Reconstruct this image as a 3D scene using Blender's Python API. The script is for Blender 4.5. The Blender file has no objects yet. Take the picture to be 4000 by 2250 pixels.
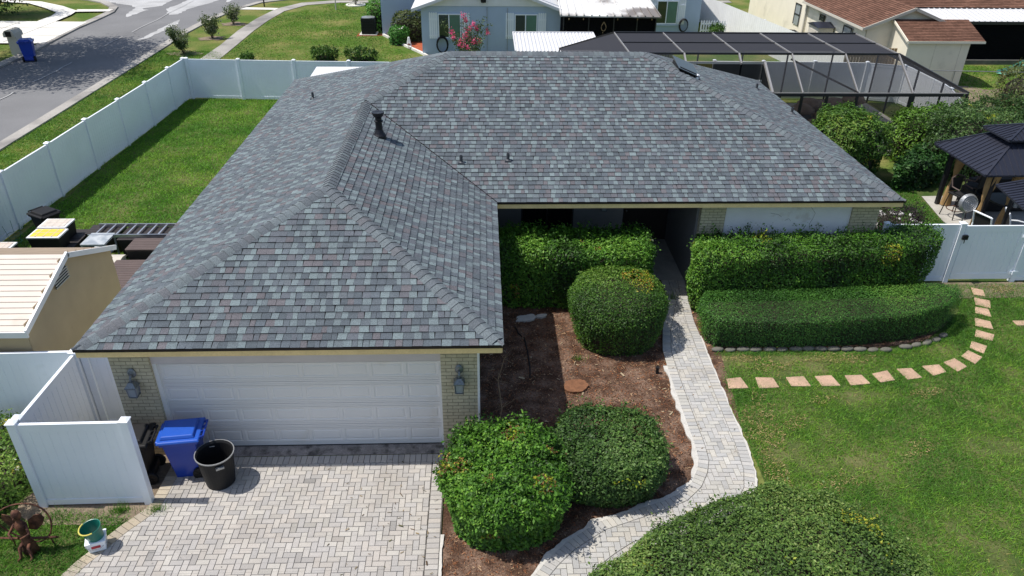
import bpy, math, random
import numpy as np
from mathutils import Vector, Matrix
rng = np.random.default_rng(7); random.seed(7)
R = math.radians
# ---------------------------------------------------------------- camera
def cam_axes(pitch, yaw, roll):
    cp, sp = math.cos(pitch), math.sin(pitch)
    f = np.array([0, cp, -sp]); u = np.array([0, sp, cp]); r = np.array([1., 0, 0])
    c, s = math.cos(yaw), math.sin(yaw); Z = np.array([[c, -s, 0], [s, c, 0], [0, 0, 1]])
    f, u, r = Z @ f, Z @ u, Z @ r
    c, s = math.cos(roll), math.sin(roll)
    return c*r+s*u, -s*r+c*u, f
cr, cu, cf = cam_axes(R(29.979), R(-2.480), R(0.782))
cam = bpy.data.cameras.new('camera'); camo = bpy.data.objects.new('camera', cam)
scn = bpy.context.scene; scn.collection.objects.link(camo); scn.camera = camo
camo.matrix_world = Matrix(((cr[0], cu[0], -cf[0], 0), (cr[1], cu[1], -cf[1], 0), (cr[2], cu[2], -cf[2], 10), (0, 0, 0, 1)))
cam.sensor_width = 36; cam.lens = 2928.7/4000*36; cam.clip_end = 500; cam.clip_start = .1
# ---------------------------------------------------------------- light
sdir = Vector((-0.52, 0.015, 1)).normalized()
w = bpy.data.worlds.new('World'); scn.world = w; w.use_nodes = True
nt = w.node_tree; nt.nodes.clear()
sky = nt.nodes.new('ShaderNodeTexSky'); sky.sky_type = 'NISHITA'; sky.sun_disc = False
sky.sun_elevation = math.asin(sdir.z); sky.sun_rotation = math.atan2(sdir.x, sdir.y)
sky.air_density = 1.0; sky.dust_density = 1.5; sky.ozone_density = 1.0
bg = nt.nodes.new('ShaderNodeBackground'); bg.inputs[1].default_value = 0.14
wo = nt.nodes.new('ShaderNodeOutputWorld'); nt.links.new(sky.outputs[0], bg.inputs[0]); nt.links.new(bg.outputs[0], wo.inputs[0])
sl = bpy.data.lights.new('sun', 'SUN'); sl.energy = 4.7; sl.angle = R(0.53); sl.color = (1, .955, .88)
so = bpy.data.objects.new('sun', sl); scn.collection.objects.link(so)
so.rotation_euler = sdir.to_track_quat('Z', 'Y').to_euler()
scn.view_settings.view_transform = 'Standard'; scn.view_settings.look = 'None'
scn.view_settings.exposure = 0.0; scn.view_settings.gamma = 1
# ---------------------------------------------------------------- helpers
def lin(r, g, b):
    f = lambda c: (c/255/12.92) if c/255 <= .04045 else ((c/255+.055)/1.055)**2.4
    return (f(r), f(g), f(b))
def mat(name, col=(.5, .5, .5), rough=.7, metal=0., var=0.12, vscale=3., col2=None, bump=0., bscale=40., tint=False, spec=.4, fine=0.0, fscale=60., stain=None):
    """procedural material: base colour with large and fine noise variation, optional per-face tint attribute, stains, bump"""
    m = bpy.data.materials.new(name); m.use_nodes = True; n = m.node_tree; b = n.nodes['Principled BSDF']
    N = n.nodes.new; L = n.links.new
    b.inputs['Roughness'].default_value = rough; b.inputs['Metallic'].default_value = metal
    b.inputs['Specular IOR Level'].default_value = spec
    tc = N('ShaderNodeTexCoord'); geo = N('ShaderNodeNewGeometry')
    def noise(s, det=4, pos=True):
        t = N('ShaderNodeTexNoise'); t.inputs['Scale'].default_value = s; t.inputs['Detail'].default_value = det
        L(geo.outputs['Position'] if pos else tc.outputs['Object'], t.inputs['Vector']); return t
    if tint:
        a = N('ShaderNodeAttribute'); a.attribute_name = 'tint'; cur = a.outputs['Color']
    else:
        rgb = N('ShaderNodeRGB'); rgb.outputs[0].default_value = (*col, 1); cur = rgb.outputs[0]
    if col2 is not None:
        t = noise(vscale, 5); mr = N('ShaderNodeMapRange'); mr.inputs[1].default_value = .4; mr.inputs[2].default_value = .62
        L(t.outputs[0], mr.inputs[0]); mx = N('ShaderNodeMixRGB'); mx.inputs[2].default_value = (*col2, 1)
        L(mr.outputs[0], mx.inputs[0]); L(cur, mx.inputs[1]); cur = mx.outputs[0]
    def vary(cur, amt, s):
        t = noise(s); mr = N('ShaderNodeMapRange'); mr.inputs[1].default_value = .25; mr.inputs[2].default_value = .75
        mr.inputs[3].default_value = 1-amt; mr.inputs[4].default_value = 1+amt
        L(t.outputs[0], mr.inputs[0]); vm = N('ShaderNodeVectorMath'); vm.operation = 'SCALE'
        L(cur, vm.inputs[0]); L(mr.outputs[0], vm.inputs['Scale']); return vm.outputs[0]
    if var: cur = vary(cur, var, vscale)
    if fine: cur = vary(cur, fine, fscale)
    if stain is not None:
        scol, sscale, lo, hi = stain
        t = noise(sscale, 8); mr = N('ShaderNodeMapRange'); mr.inputs[1].default_value = lo; mr.inputs[2].default_value = hi
        L(t.outputs[0], mr.inputs[0]); mx = N('ShaderNodeMixRGB'); mx.inputs[2].default_value = (*scol, 1)
        L(mr.outputs[0], mx.inputs[0]); L(cur, mx.inputs[1]); cur = mx.outputs[0]
    L(cur, b.inputs['Base Color'])
    if bump:
        t = noise(bscale, 6); bp = N('ShaderNodeBump'); bp.inputs['Strength'].default_value = bump; bp.inputs['Distance'].default_value = .02
        L(t.outputs[0], bp.inputs['Height']); L(bp.outputs[0], b.inputs['Normal'])
    return m
def leafmat(name, rough=.45, trans=.25):
    m = mat(name, tint=True, rough=rough, var=.15, vscale=9, spec=.35); n = m.node_tree; b = n.nodes['Principled BSDF']
    tr = n.nodes.new('ShaderNodeBsdfTranslucent'); mx = n.nodes.new('ShaderNodeMixShader'); mx.inputs[0].default_value = trans
    src = b.inputs['Base Color'].links[0].from_socket
    n.links.new(src, tr.inputs[0]); o = n.nodes['Material Output']
    n.links.new(b.outputs[0], mx.inputs[1]); n.links.new(tr.outputs[0], mx.inputs[2]); n.links.new(mx.outputs[0], o.inputs[0])
    return m
def screenmat(name, fac, col=(.012, .013, .017)):
    m = bpy.data.materials.new(name); m.use_nodes = True; n = m.node_tree; n.nodes.clear()
    d = n.nodes.new('ShaderNodeBsdfDiffuse'); d.inputs[0].default_value = (*col, 1); t = n.nodes.new('ShaderNodeBsdfTransparent')
    x = n.nodes.new('ShaderNodeMixShader'); x.inputs[0].default_value = fac; o = n.nodes.new('ShaderNodeOutputMaterial')
    n.links.new(t.outputs[0], x.inputs[1]); n.links.new(d.outputs[0], x.inputs[2]); n.links.new(x.outputs[0], o.inputs[0]); return m
COL = scn.collection
def tag(o, label=None, cat=None, group=None, kind=None):
    if label: o['label'] = label
    if cat: o['category'] = cat
    if group: o['group'] = group
    if kind: o['kind'] = kind
    return o
def thing(name, label, cat, loc=(0, 0, 0), group=None):
    o = bpy.data.objects.new(name, None); COL.objects.link(o); o.location = loc; o.empty_display_size = .2
    return tag(o, label, cat, group)
class MB:
    def __init__(s): s.v = []; s.f = []; s.m = []; s.t = []
    def add(s, vs, fs, mi=0, tint=(1, 1, 1), M=None):
        k = len(s.v)
        for p in vs:
            p = Vector(p)
            s.v.append(tuple(M @ p) if M is not None else tuple(p))
        for f in fs: s.f.append(tuple(k+i for i in f)); s.m.append(mi); s.t.append(tint)
        return s
    def box(s, x0, x1, y0, y1, z0, z1, mi=0, tint=(1, 1, 1), M=None):
        vs = [(x, y, z) for z in (z0, z1) for y in (y0, y1) for x in (x0, x1)]
        return s.add(vs, [(0, 2, 3, 1), (4, 5, 7, 6), (0, 1, 5, 4), (2, 6, 7, 3), (0, 4, 6, 2), (1, 3, 7, 5)], mi, tint, M)
    def taper(s, cx, cy, z0, z1, a0, b0, a1, b1, mi=0, tint=(1, 1, 1), M=None, dx=0, dy=0):
        vs = [(cx+sx*a0, cy+sy*b0, z0) for sx, sy in ((-1, -1), (1, -1), (1, 1), (-1, 1))]+[(cx+dx+sx*a1, cy+dy+sy*b1, z1) for sx, sy in ((-1, -1), (1, -1), (1, 1), (-1, 1))]
        return s.add(vs, [(0, 3, 2, 1), (4, 5, 6, 7), (0, 1, 5, 4), (1, 2, 6, 5), (2, 3, 7, 6), (3, 0, 4, 7)], mi, tint, M)
    def prism(s, poly, z0, z1, mi=0, tint=(1, 1, 1), cap0=True, M=None):
        n = len(poly); a = sum(poly[i][0]*poly[(i+1) % n][1]-poly[(i+1) % n][0]*poly[i][1] for i in range(n))
        if a < 0: poly = poly[::-1]
        vs = [(p[0], p[1], z0) for p in poly]+[(p[0], p[1], z1) for p in poly]
        fs = [(i, (i+1) % n, n+(i+1) % n, n+i) for i in range(n)]+[tuple(range(n, 2*n))]
        if cap0: fs.append(tuple(range(n-1, -1, -1)))
        return s.add(vs, fs, mi, tint, M)
    def lathe(s, prof, cx=0, cy=0, n=20, mi=0, tint=(1, 1, 1), M=None, sy=1, caps=True):
        vs = []; fs = []
        for r, z in prof:
            for i in range(n):
                a = 2*math.pi*i/n; vs.append((cx+r*math.cos(a), cy+r*math.sin(a)*sy, z))
        for j in range(len(prof)-1):
            for i in range(n): fs.append((j*n+i, j*n+(i+1) % n, (j+1)*n+(i+1) % n, (j+1)*n+i))
        if caps and prof[0][0] > 1e-4: fs.append(tuple(range(n-1, -1, -1)))
        if caps and prof[-1][0] > 1e-4: fs.append(tuple((len(prof)-1)*n+i for i in range(n)))
        return s.add(vs, fs, mi, tint, M)
    def tube(s, pts, r, n=8, mi=0, tint=(1, 1, 1), M=None, closed=False, r1=None):
        pts = [Vector(p) for p in pts]; vs = []; fs = []; N = len(pts)
        up = Vector((0, 0, 1))
        for i, p in enumerate(pts):
            if closed: d = pts[(i+1) % N]-pts[i-1]
            else: d = pts[min(i+1, N-1)]-pts[max(i-1, 0)]
            d.normalize(); a = d.cross(up)
            if a.length < .05: a = d.cross(Vector((1, 0, 0)))
            a.normalize(); b = a.cross(d)
            rr = r if r1 is None else r+(r1-r)*i/max(1, N-1)
            for k in range(n):
                t = 2*math.pi*k/n+math.pi/n; vs.append(p+a*math.cos(t)*rr+b*math.sin(t)*rr)
        for i in range(N if closed else N-1):
            j = (i+1) % N
            for k in range(n): fs.append((i*n+k, i*n+(k+1) % n, j*n+(k+1) % n, j*n+k))
        if not closed: fs += [tuple(range(n-1, -1, -1)), tuple((N-1)*n+k for k in range(n))]
        return s.add(vs, fs, mi, tint, M)
    def bar(s, a, b, wd, ht, mi=0, tint=(1, 1, 1)):
        a = Vector(a); b = Vector(b); d = (b-a).normalized(); u = Vector((0, 0, 1)); x = d.cross(u)
        if x.length < .05: x = d.cross(Vector((0, 1, 0)))
        x.normalize(); u = x.cross(d); vs = [q+x*sx*wd/2+u*sz*ht/2 for q in (a, b) for sx, sz in ((-1, -1), (1, -1), (1, 1), (-1, 1))]
        return s.add(vs, [(0, 1, 2, 3), (7, 6, 5, 4), (0, 4, 5, 1), (1, 5, 6, 2), (2, 6, 7, 3), (3, 7, 4, 0)], mi, tint)
    def build(s, name, mats, parent=None, bevel=0, smooth=False, loc=None, rot=None):
        me = bpy.data.meshes.new(name); me.from_pydata([tuple(v) for v in s.v], [], s.f)
        if not isinstance(mats, (list, tuple)): mats = [mats]
        for m in mats: me.materials.append(m)
        me.polygons.foreach_set('material_index', s.m)
        a = me.attributes.new('tint', 'FLOAT_COLOR', 'FACE')
        a.data.foreach_set('color', np.array([(*t, 1) for t in s.t], dtype=np.float32).ravel())
        me.validate(); me.update()
        if smooth: me.polygons.foreach_set('use_smooth', [True]*len(me.polygons))
        o = bpy.data.objects.new(name, me); COL.objects.link(o)
        if parent is not None:
            o.parent = parent; o.matrix_parent_inverse = Matrix.Translation(parent.location).inverted()
        if loc is not None: o.location = loc
        if rot is not None: o.rotation_euler = rot
        if bevel:
            bv = o.modifiers.new('bevel', 'BEVEL'); bv.width = bevel; bv.segments = 2; bv.limit_method = 'ANGLE'; bv.angle_limit = R(40)
        return o
def struct(o): o['kind'] = 'structure'; return o
def npmesh(name, V, F, tint, m, parent=None):
    """V (n,3) verts, F (k,q) faces of equal size q, tint (k,3)"""
    me = bpy.data.meshes.new(name); k, q = F.shape
    me.vertices.add(len(V)); me.vertices.foreach_set('co', V.astype(np.float32).ravel())
    me.loops.add(k*q); me.loops.foreach_set('vertex_index', F.astype(np.int32).ravel())
    me.polygons.add(k); me.polygons.foreach_set('loop_start', np.arange(0, k*q, q, dtype=np.int32))
    me.update(calc_edges=True)
    a = me.attributes.new('tint', 'FLOAT_COLOR', 'FACE')
    a.data.foreach_set('color', np.c_[tint, np.ones(k)].astype(np.float32).ravel())
    me.materials.append(m); o = bpy.data.objects.new(name, me); COL.objects.link(o)
    if parent is not None: o.parent = parent; o.matrix_parent_inverse = Matrix.Translation(parent.location).inverted()
    return o
def vnoise(x, y, z=0., s=1., seed=0):
    x = np.asarray(x, float)*s+seed*17.3; y = np.asarray(y, float)*s+seed*5.1; z = np.asarray(z, float)*s+np.zeros_like(x)
    xi, yi, zi = np.floor(x), np.floor(y), np.floor(z); fx, fy, fz = x-xi, y-yi, z-zi
    fx, fy, fz = [t*t*(3-2*t) for t in (fx, fy, fz)]
    h = lambda a, b, c: np.modf(np.abs(np.sin(a*127.1+b*311.7+c*74.7+seed)*43758.5453))[0]
    r = 0
    for dx in (0, 1):
        for dy in (0, 1):
            for dz in (0, 1):
                r = r+h(xi+dx, yi+dy, zi+dz)*(fx if dx else 1-fx)*(fy if dy else 1-fy)*(fz if dz else 1-fz)
    return r
def inpoly(px, py, poly):
    ins = np.zeros(len(px), bool); n = len(poly)
    for i in range(n):
        x0, y0 = poly[i]; x1, y1 = poly[(i+1) % n]
        if y0 == y1: continue
        c = ((y0 > py) != (y1 > py)) & (px < (x1-x0)*(py-y0)/(y1-y0)+x0); ins ^= c
    return ins
def clip(poly, conv):
    """Sutherland-Hodgman of poly by CCW convex polygon"""
    out = poly; n = len(conv)
    for i in range(n):
        a = conv[i]; b = conv[(i+1) % n]; ex, ey = b[0]-a[0], b[1]-a[1]; res = []
        for j in range(len(out)):
            p = out[j]; q = out[(j+1) % len(out)]
            dp = ex*(p[1]-a[1])-ey*(p[0]-a[0]); dq = ex*(q[1]-a[1])-ey*(q[0]-a[0])
            if dp >= 0: res.append(p)
            if (dp >= 0) != (dq >= 0):
                t = dp/(dp-dq); res.append((p[0]+(q[0]-p[0])*t, p[1]+(q[1]-p[1])*t))
        out = res
        if len(out) < 3: return []
    return out
def ccw(p):
    a = sum(p[i][0]*p[(i+1) % len(p)][1]-p[(i+1) % len(p)][0]*p[i][1] for i in range(len(p))); return p if a > 0 else p[::-1]
def sheet(name, poly, z, m, nm=None):
    b = MB(); b.add([(x, y, z) for x, y in ccw(poly)], [tuple(range(len(poly)))]); return struct(b.build(name, m))
# ---------------------------------------------------------------- materials
M = {}
M['grass'] = mat('lawn_soil', (.05, .09, .02), .95, var=.25, vscale=.9, col2=(.11, .115, .045), fine=.35, fscale=25, bump=.6, bscale=30, spec=.1)
M['grass_far'] = mat('lawn_far', (.085, .145, .024), .95, var=.2, vscale=.45, col2=(.17, .165, .055), fine=.35, fscale=9, bump=.5, bscale=25, spec=.1)
M['blade'] = leafmat('grass_blade', .6, .3)
M['leaf'] = leafmat('leaf', .55, .22)
M['twig'] = mat('twig', (.035, .028, .018), .9, var=.3, vscale=12)
M['bark'] = mat('bark', (.09, .07, .05), .9, var=.3, vscale=8, bump=.6, bscale=20)
M['asphalt'] = mat('asphalt', (.19, .19, .195), .9, var=.12, vscale=.35, fine=.16, fscale=45, bump=.3, bscale=60, spec=.2, stain=((.2, .2, .2), .12, .6, .75))
M['oldasph'] = mat('bleached_asphalt', (.42, .42, .42), .9, var=.2, vscale=.6, fine=.15, fscale=20, spec=.2)
M['conc'] = mat('concrete', (.44, .42, .38), .9, var=.16, vscale=1.2, fine=.12, fscale=30, bump=.2, bscale=50, spec=.2, stain=((.24, .23, .2), .9, .5, .75))
M['conc_w'] = mat('white_concrete', (.72, .70, .65), .9, var=.1, vscale=.6, fine=.06, fscale=20, spec=.2, stain=((.45, .42, .37), .7, .58, .8))
M['apron'] = mat('apron_concrete', (.27, .245, .23), .9, var=.3, vscale=5, fine=.25, fscale=40, bump=.4, bscale=40, stain=((.07, .065, .06), 6, .5, .72))
M['walkconc'] = mat('sidewalk_concrete', (.38, .36, .33), .92, var=.15, vscale=1., fine=.15, fscale=20, stain=((.2, .19, .18), .5, .45, .65))
M['sand'] = mat('joint_sand', (.13, .12, .108), .95, var=.2, vscale=20)
M['paver'] = mat('paver', tint=True, rough=.85, var=.08, vscale=1.3, fine=.1, fscale=70, bump=.25, bscale=120, spec=.25, stain=((.3, .27, .24), .8, .56, .85))
M['mortar'] = mat('white_mortar', (.54, .52, .48), .9, var=.12, vscale=10, bump=.6, bscale=25, spec=.2)
M['mulch'] = mat('mulch_soil', (.095, .054, .036), .97, var=.35, vscale=2.5, col2=(.165, .108, .078), fine=.55, fscale=38, bump=1., bscale=45, spec=.1)
M['chip'] = mat('wood_chip', tint=True, rough=.9, var=.15, vscale=20)
M['redmulch'] = mat('red_mulch', (.36, .085, .035), .95, var=.3, vscale=8, fine=.4, fscale=25, bump=.8, bscale=30)
M['dirt'] = mat('dirt', (.2, .155, .11), .95, var=.3, vscale=2, fine=.3, fscale=20, bump=.6, bscale=30)
M['shingle'] = mat('asphalt_shingle', tint=True, rough=.92, var=.08, vscale=.9, fine=.42, fscale=62, bump=.45, bscale=160, spec=.18)
M['drip'] = mat('drip_edge_metal', (.018, .012, .012), .5, metal=.2)
M['newwood'] = mat('new_wood', (.80, .60, .30), .7, var=.12, vscale=3, fine=.08, fscale=30)
M['soffit'] = mat('soffit', (.5, .48, .43), .8)
M['white'] = mat('white_vinyl', (.86, .90, .96), .35, var=.04, vscale=1.1, spec=.5, stain=((.74, .78, .80), 2.2, .66, .85))
M['whitepaint'] = mat('white_paint', (.80, .80, .80), .55, var=.05, vscale=2)
M['door'] = mat('garage_door_paint', (.77, .755, .74), .5, var=.03, vscale=1.3, stain=((.66, .61, .53), 1.4, .66, .9))
M['stucco'] = mat('patchy_stucco', (.74, .74, .77), .85, var=.04, vscale=3, bump=.3, bscale=30, stain=((.62, .60, .60), 1.5, .6, .66))
M['header'] = mat('pinkish_primer', (.60, .55, .55), .6, var=.05)
M['dark'] = mat('dark_glass', (.012, .012, .013), .15, spec=.6, var=0)
M['black'] = mat('black_plastic', (.014, .014, .015), .55, spec=.25, var=.1, vscale=5)
M['blackmet'] = mat('black_metal', (.02, .02, .024), .4, metal=.3, var=.1)
M['charc'] = mat('charcoal_metal_roof', (.035, .038, .055), .38, metal=.35, var=.08, vscale=4)
M['blue'] = mat('blue_plastic', (.012, .05, .36), .32, var=.06, vscale=4, spec=.5)
M['bluelid'] = mat('blue_lid_plastic', (.018, .09, .46), .3, var=.06, vscale=4, spec=.5)
M['green'] = mat('green_plastic', (.012, .16, .12), .35, var=.05)
M['yellow'] = mat('yellow_plastic', (.62, .55, .12), .4, var=.05)
M['lidyel'] = mat('yellow_lid', (.78, .55, .06), .5, var=.12, vscale=9)
M['lidbei'] = mat('dusty_white_lid', (.62, .55, .48), .6, var=.12, vscale=9)
M['red'] = mat('red_print', (.5, .04, .06), .5)
M['rust'] = mat('rusty_metal', (.075, .032, .024), .75, metal=.3, var=.35, vscale=12, bump=.4, bscale=40, col2=(.14, .06, .035))
M['brownwood'] = mat('brown_deck_plastic', (.105, .075, .068), .6, var=.12, vscale=4)
M['darkbrown'] = mat('dark_brown_plastic', (.03, .024, .024), .6, var=.12, vscale=4)
M['tan'] = mat('tan_metal', (.64, .56, .49), .55, var=.08, vscale=1.5, stain=((.42, .31, .22), .8, .55, .75))
M['tanwall'] = mat('tan_siding', (.46, .36, .22), .7, var=.06, vscale=2, stain=((.2, .12, .06), 9, .72, .8))
M['tandirty'] = mat('dirty_ridge_metal', (.33, .25, .18), .65, var=.15, vscale=3)
M['alu'] = mat('aluminium', (.62, .63, .65), .35, metal=.85, var=.06)
M['grey'] = mat('grey_plastic', (.30, .34, .38), .5, var=.08, vscale=5, col2=(.45, .48, .5))
M['beige'] = mat('beige_plastic', (.56, .52, .45), .55, var=.06)
M['bronze'] = mat('cage_aluminium', (.44, .42, .40), .4, metal=.5, var=.05)
M['bronzed'] = mat('dark_bronze_aluminium', (.045, .043, .045), .45, metal=.4)
M['screen'] = screenmat('insect_screen', .42, (.05, .052, .06)); M['screentop'] = screenmat('insect_screen_roof', .95, (.045, .047, .056)); M['screendark'] = screenmat('porch_screen', .9, (.008, .008, .009))
M['bluewall'] = mat('pale_blue_stucco', (.43, .52, .65), .85, var=.05, vscale=1., bump=.3, bscale=12)
M['whitemetal'] = mat('white_metal_roof', (.66, .66, .67), .45, var=.05, vscale=.6)
M['dirtymetal'] = mat('stained_white_metal_roof', (.70, .69, .67), .5, var=.08, vscale=.6, stain=((.2, .18, .17), .45, .5, .62))
M['winglass'] = mat('green_window_glass', (.02, .035, .028), .1, spec=.8, var=0)
M['blind'] = mat('blinds_behind_glass', (.10, .22, .15), .25, var=.1, vscale=3, spec=.7)
M['cream'] = mat('cream_stucco', (.80, .74, .61), .85, var=.05, vscale=1.5, bump=.2, bscale=10, stain=((.5, .46, .38), .8, .6, .8))
M['brownroof'] = mat('brown_shingle', tint=True, rough=.92, var=.2, vscale=.8, fine=.25, fscale=8, spec=.1)
M['rock'] = mat('tan_rock', (.36, .26, .19), .85, var=.25, vscale=3, bump=.5, bscale=6)
M['whiterock'] = mat('white_rock', (.62, .61, .59), .8, var=.15, vscale=8, bump=.5, bscale=12)
M['step'] = mat('terracotta_paver', (.47, .315, .22), .9, var=.2, vscale=2.3, fine=.2, fscale=40, bump=.4, bscale=40, stain=((.3, .24, .15), 2.5, .55, .75))
M['stone'] = mat('edging_stone', (.14, .135, .115), .9, var=.25, vscale=5, bump=.5, bscale=20)
M['stump'] = mat('stump_wood', (.19, .085, .042), .85, var=.3, vscale=9, fine=.2, fscale=40, bump=.4, bscale=30)
M['curtain'] = mat('tan_curtain', (.36, .23, .10), .85, var=.15, vscale=5)
M['gray'] = mat('grey_metal', (.36, .37, .38), .4, metal=.6, var=.1, vscale=15)
M['darkwall'] = mat('porch_shade_grey', (.20, .195, .20), .7, var=.05)  # wall colour darkened to carry the shade of the porch recess
M['pewter'] = mat('pewter_metal', (.2, .22, .235), .45, metal=.6, var=.25, vscale=30)
M['pvc'] = mat('vent_pipe', (.07, .075, .085), .5, metal=.3, var=.1)
M['teal'] = mat('green_slide', (.16, .42, .33), .35)
M['fabric'] = mat('black_sling_fabric', (.015, .015, .016), .8)
M['wood'] = mat('weathered_wood', (.30, .2, .11), .85, var=.25, vscale=5, fine=.2, fscale=30)
M['pool'] = mat('pool_water', (.02, .06, .06), .05, spec=.6, var=0)
M['clear'] = mat('pale_glass', (.3, .33, .35), .2, spec=.7, var=.1)
def brickmat(name, c1, c2, mo, axis):
    m = bpy.data.materials.new(name); m.use_nodes = True; n = m.node_tree; b = n.nodes['Principled BSDF']; N = n.nodes.new; L = n.links.new
    geo = N('ShaderNodeNewGeometry'); sp = N('ShaderNodeSeparateXYZ'); cb = N('ShaderNodeCombineXYZ'); L(geo.outputs['Position'], sp.inputs[0])
    ad = N('ShaderNodeMath'); L(sp.outputs[0], ad.inputs[0]); L(sp.outputs[1], ad.inputs[1])
    L(ad.outputs[0], cb.inputs[0]); L(sp.outputs[2], cb.inputs[1])
    br = N('ShaderNodeTexBrick'); L(cb.outputs[0], br.inputs[0]); br.inputs['Scale'].default_value = 1
    br.inputs['Brick Width'].default_value = .205; br.inputs['Row Height'].default_value = .078; br.inputs['Mortar Size'].default_value = .006; br.inputs['Mortar Smooth'].default_value = .3
    br.inputs['Color1'].default_value = (*c1, 1); br.inputs['Color2'].default_value = (*c2, 1); br.inputs['Mortar'].default_value = (*mo, 1)
    no = N('ShaderNodeTexNoise'); no.inputs['Scale'].default_value = 14; no.inputs['Detail'].default_value = 6; L(geo.outputs['Position'], no.inputs[0])
    mr = N('ShaderNodeMapRange'); mr.inputs[3].default_value = .78; mr.inputs[4].default_value = 1.2; L(no.outputs[0], mr.inputs[0])
    vm = N('ShaderNodeVectorMath'); vm.operation = 'SCALE'; L(br.outputs[0], vm.inputs[0]); L(mr.outputs[0], vm.inputs['Scale']); L(vm.outputs[0], b.inputs['Base Color'])
    s1 = N('ShaderNodeMath'); s1.operation = 'MULTIPLY_ADD'; s1.inputs[1].default_value = -1; L(br.outputs['Fac'], s1.inputs[0]); L(no.outputs[0], s1.inputs[2])
    bp = N('ShaderNodeBump'); bp.inputs['Strength'].default_value = .8; bp.inputs['Distance'].default_value = .012; L(s1.outputs[0], bp.inputs['Height']); L(bp.outputs[0], b.inputs['Normal'])
    b.inputs['Roughness'].default_value = .75; return m
M['brick'] = brickmat('cream_painted_brick', (.56, .50, .35), (.48, .43, .30), (.25, .22, .16), 0)
# ================================================================= SETTING
Gp = [(-160, -40), (160, -40), (160, 220), (-160, 220)]
sheet('ground', Gp, 0, M['grass_far'])
# near lawns as finer soil under the blades
sheet('lawn', [(4.9, 3), (22, 3), (22, 26), (10.5, 26), (10.5, 17), (5.2, 17), (5.2, 11)], .004, M['grass'])
sheet('lawn', [(-13.9, 11.9), (-6.2, 11.9), (-6.2, 35), (-13.7, 35)], .004, M['grass'])
sheet('lawn', [(-16, 3), (-5.5, 3), (-5.5, 9.9), (-7.3, 11.8), (-16, 11.8)], .004, M['grass'])
# road with a junction at the far end
road = [(-18.75, 5), (-18.9, 33), (-19.0, 44.9), (-19.1, 50), (-18.9, 54.2), (-18.3, 58.1), (-17.2, 61.4), (-15, 63.3), (-11, 64.2), (30, 65.5), (90, 66), (90, 76), (-80, 76), (-80, 64.5), (-33, 63.6), (-29.8, 62.2), (-28.2, 61), (-26.6, 58.9), (-26, 56.8), (-25.9, 54.4), (-25.9, 51), (-25.6, 47.2), (-25.3, 43.8), (-25.3, 40), (-25.3, 5)]
sheet('road', road, .006, M['asphalt'])
def blob(cx, cy, a, b, ang, seed, rough=.35, n=40):
    pts = []
    for i in range(n):
        t = 2*math.pi*i/n; r = 1+rough*(2*float(vnoise(np.array([math.cos(t)*1.7]), np.array([math.sin(t)*1.7]), 0, 1.6, seed)[0])-1)+rough*.6*(random.random()-.5)
        x, y = a*r*math.cos(t), b*r*math.sin(t); pts.append((cx+x*math.cos(ang)-y*math.sin(ang), cy+x*math.sin(ang)+y*math.cos(ang)))
    return pts
seam = MB()
for y0, y1 in ((22, 27.5), (28, 33.6), (34, 36.2), (38, 42.5), (46, 62)):
    n = 12
    for i in range(n):
        a = y0+(y1-y0)*i/n; b_ = y0+(y1-y0)*(i+1)/n; x = lambda y: -22.15+.05*math.sin(y*1.3)+.03*math.sin(y*4.1)
        if random.random() < .85: seam.add([(x(a)-.035, a, .03), (x(a)+.035, a, .03), (x(b_)+.035, b_, .03), (x(b_)-.035, b_, .03)], [(0, 1, 2, 3)])
for y_, x0_, x1_ in ((48.6, -60, -25.9), (50.9, -60, -26.1)): seam.box(x0_, x1_, y_, y_+.05, .096, .0985, 1)
for x_ in (-30.5, -28.3, -36): seam.box(x_, x_+.05, 46.7, 52.9, .096, .0985, 1)
seam.box(-19.9, -19.35, 29.0, 29.04, .028, .03); struct(seam.build('road_seam', [M['oldasph'], M['stone']]))
def jag(pts, amp, step, seed):
    r = random.Random(seed); o = []
    for i, p in enumerate(pts):
        a, c_ = Vector(p), Vector(pts[(i+1) % len(pts)]); n = max(1, int((c_-a).length/step))
        for k in range(n): q = a.lerp(c_, k/n); o.append((q.x+r.uniform(-amp, amp), q.y+r.uniform(-amp, amp)*2))
    return o
for k, P_ in enumerate(([(-27.7, 60.8), (-25.9, 59.6), (-25.3, 58.4), (-25.0, 56.2), (-24.5, 55.2), (-24.35, 56.4), (-24.1, 58.0), (-24.75, 58.4), (-23.8, 59.7), (-23.9, 63.6), (-31, 63.8), (-29.6, 62.3)], [(-22.95, 58.3), (-22.0, 56.2), (-21.4, 56.2), (-21.4, 58.1), (-21.0, 59.8), (-20.5, 61.6), (-20.3, 64.5), (-22.6, 64.6), (-22.8, 60.6)], [(-20.95, 47.7), (-20.9, 49.1), (-20.8, 51.6), (-20.7, 54.3), (-20.27, 52.9), (-20.36, 50.6), (-20.57, 48.4)], [(-19.5, 61), (-19, 63.5), (-10, 65.5), (0, 66.5), (0, 67), (-12, 66.8), (-20, 64.5)])):
    sheet('road_patch', jag(P_, .09, .35, k), .013+.001*k, M['oldasph'])
def ribbon(name, pts, wd, z, h, m, side=1, joints=None):
    """kerb: ribbon of width wd to one side of the polyline, height h"""
    b = MB(); P = [Vector((p[0], p[1], 0)) for p in pts]; off = []
    for i, p in enumerate(P):
        d = (P[min(i+1, len(P)-1)]-P[max(i-1, 0)]).normalized(); off.append(p+Vector((-d.y, d.x, 0))*wd*side)
    for i in range(len(P)-1):
        q = [P[i], P[i+1], off[i+1], off[i]]; q = ccw([(v.x, v.y) for v in q])
        b.prism(q, z, z+h, cap0=False)
    return struct(b.build(name, m))
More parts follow.
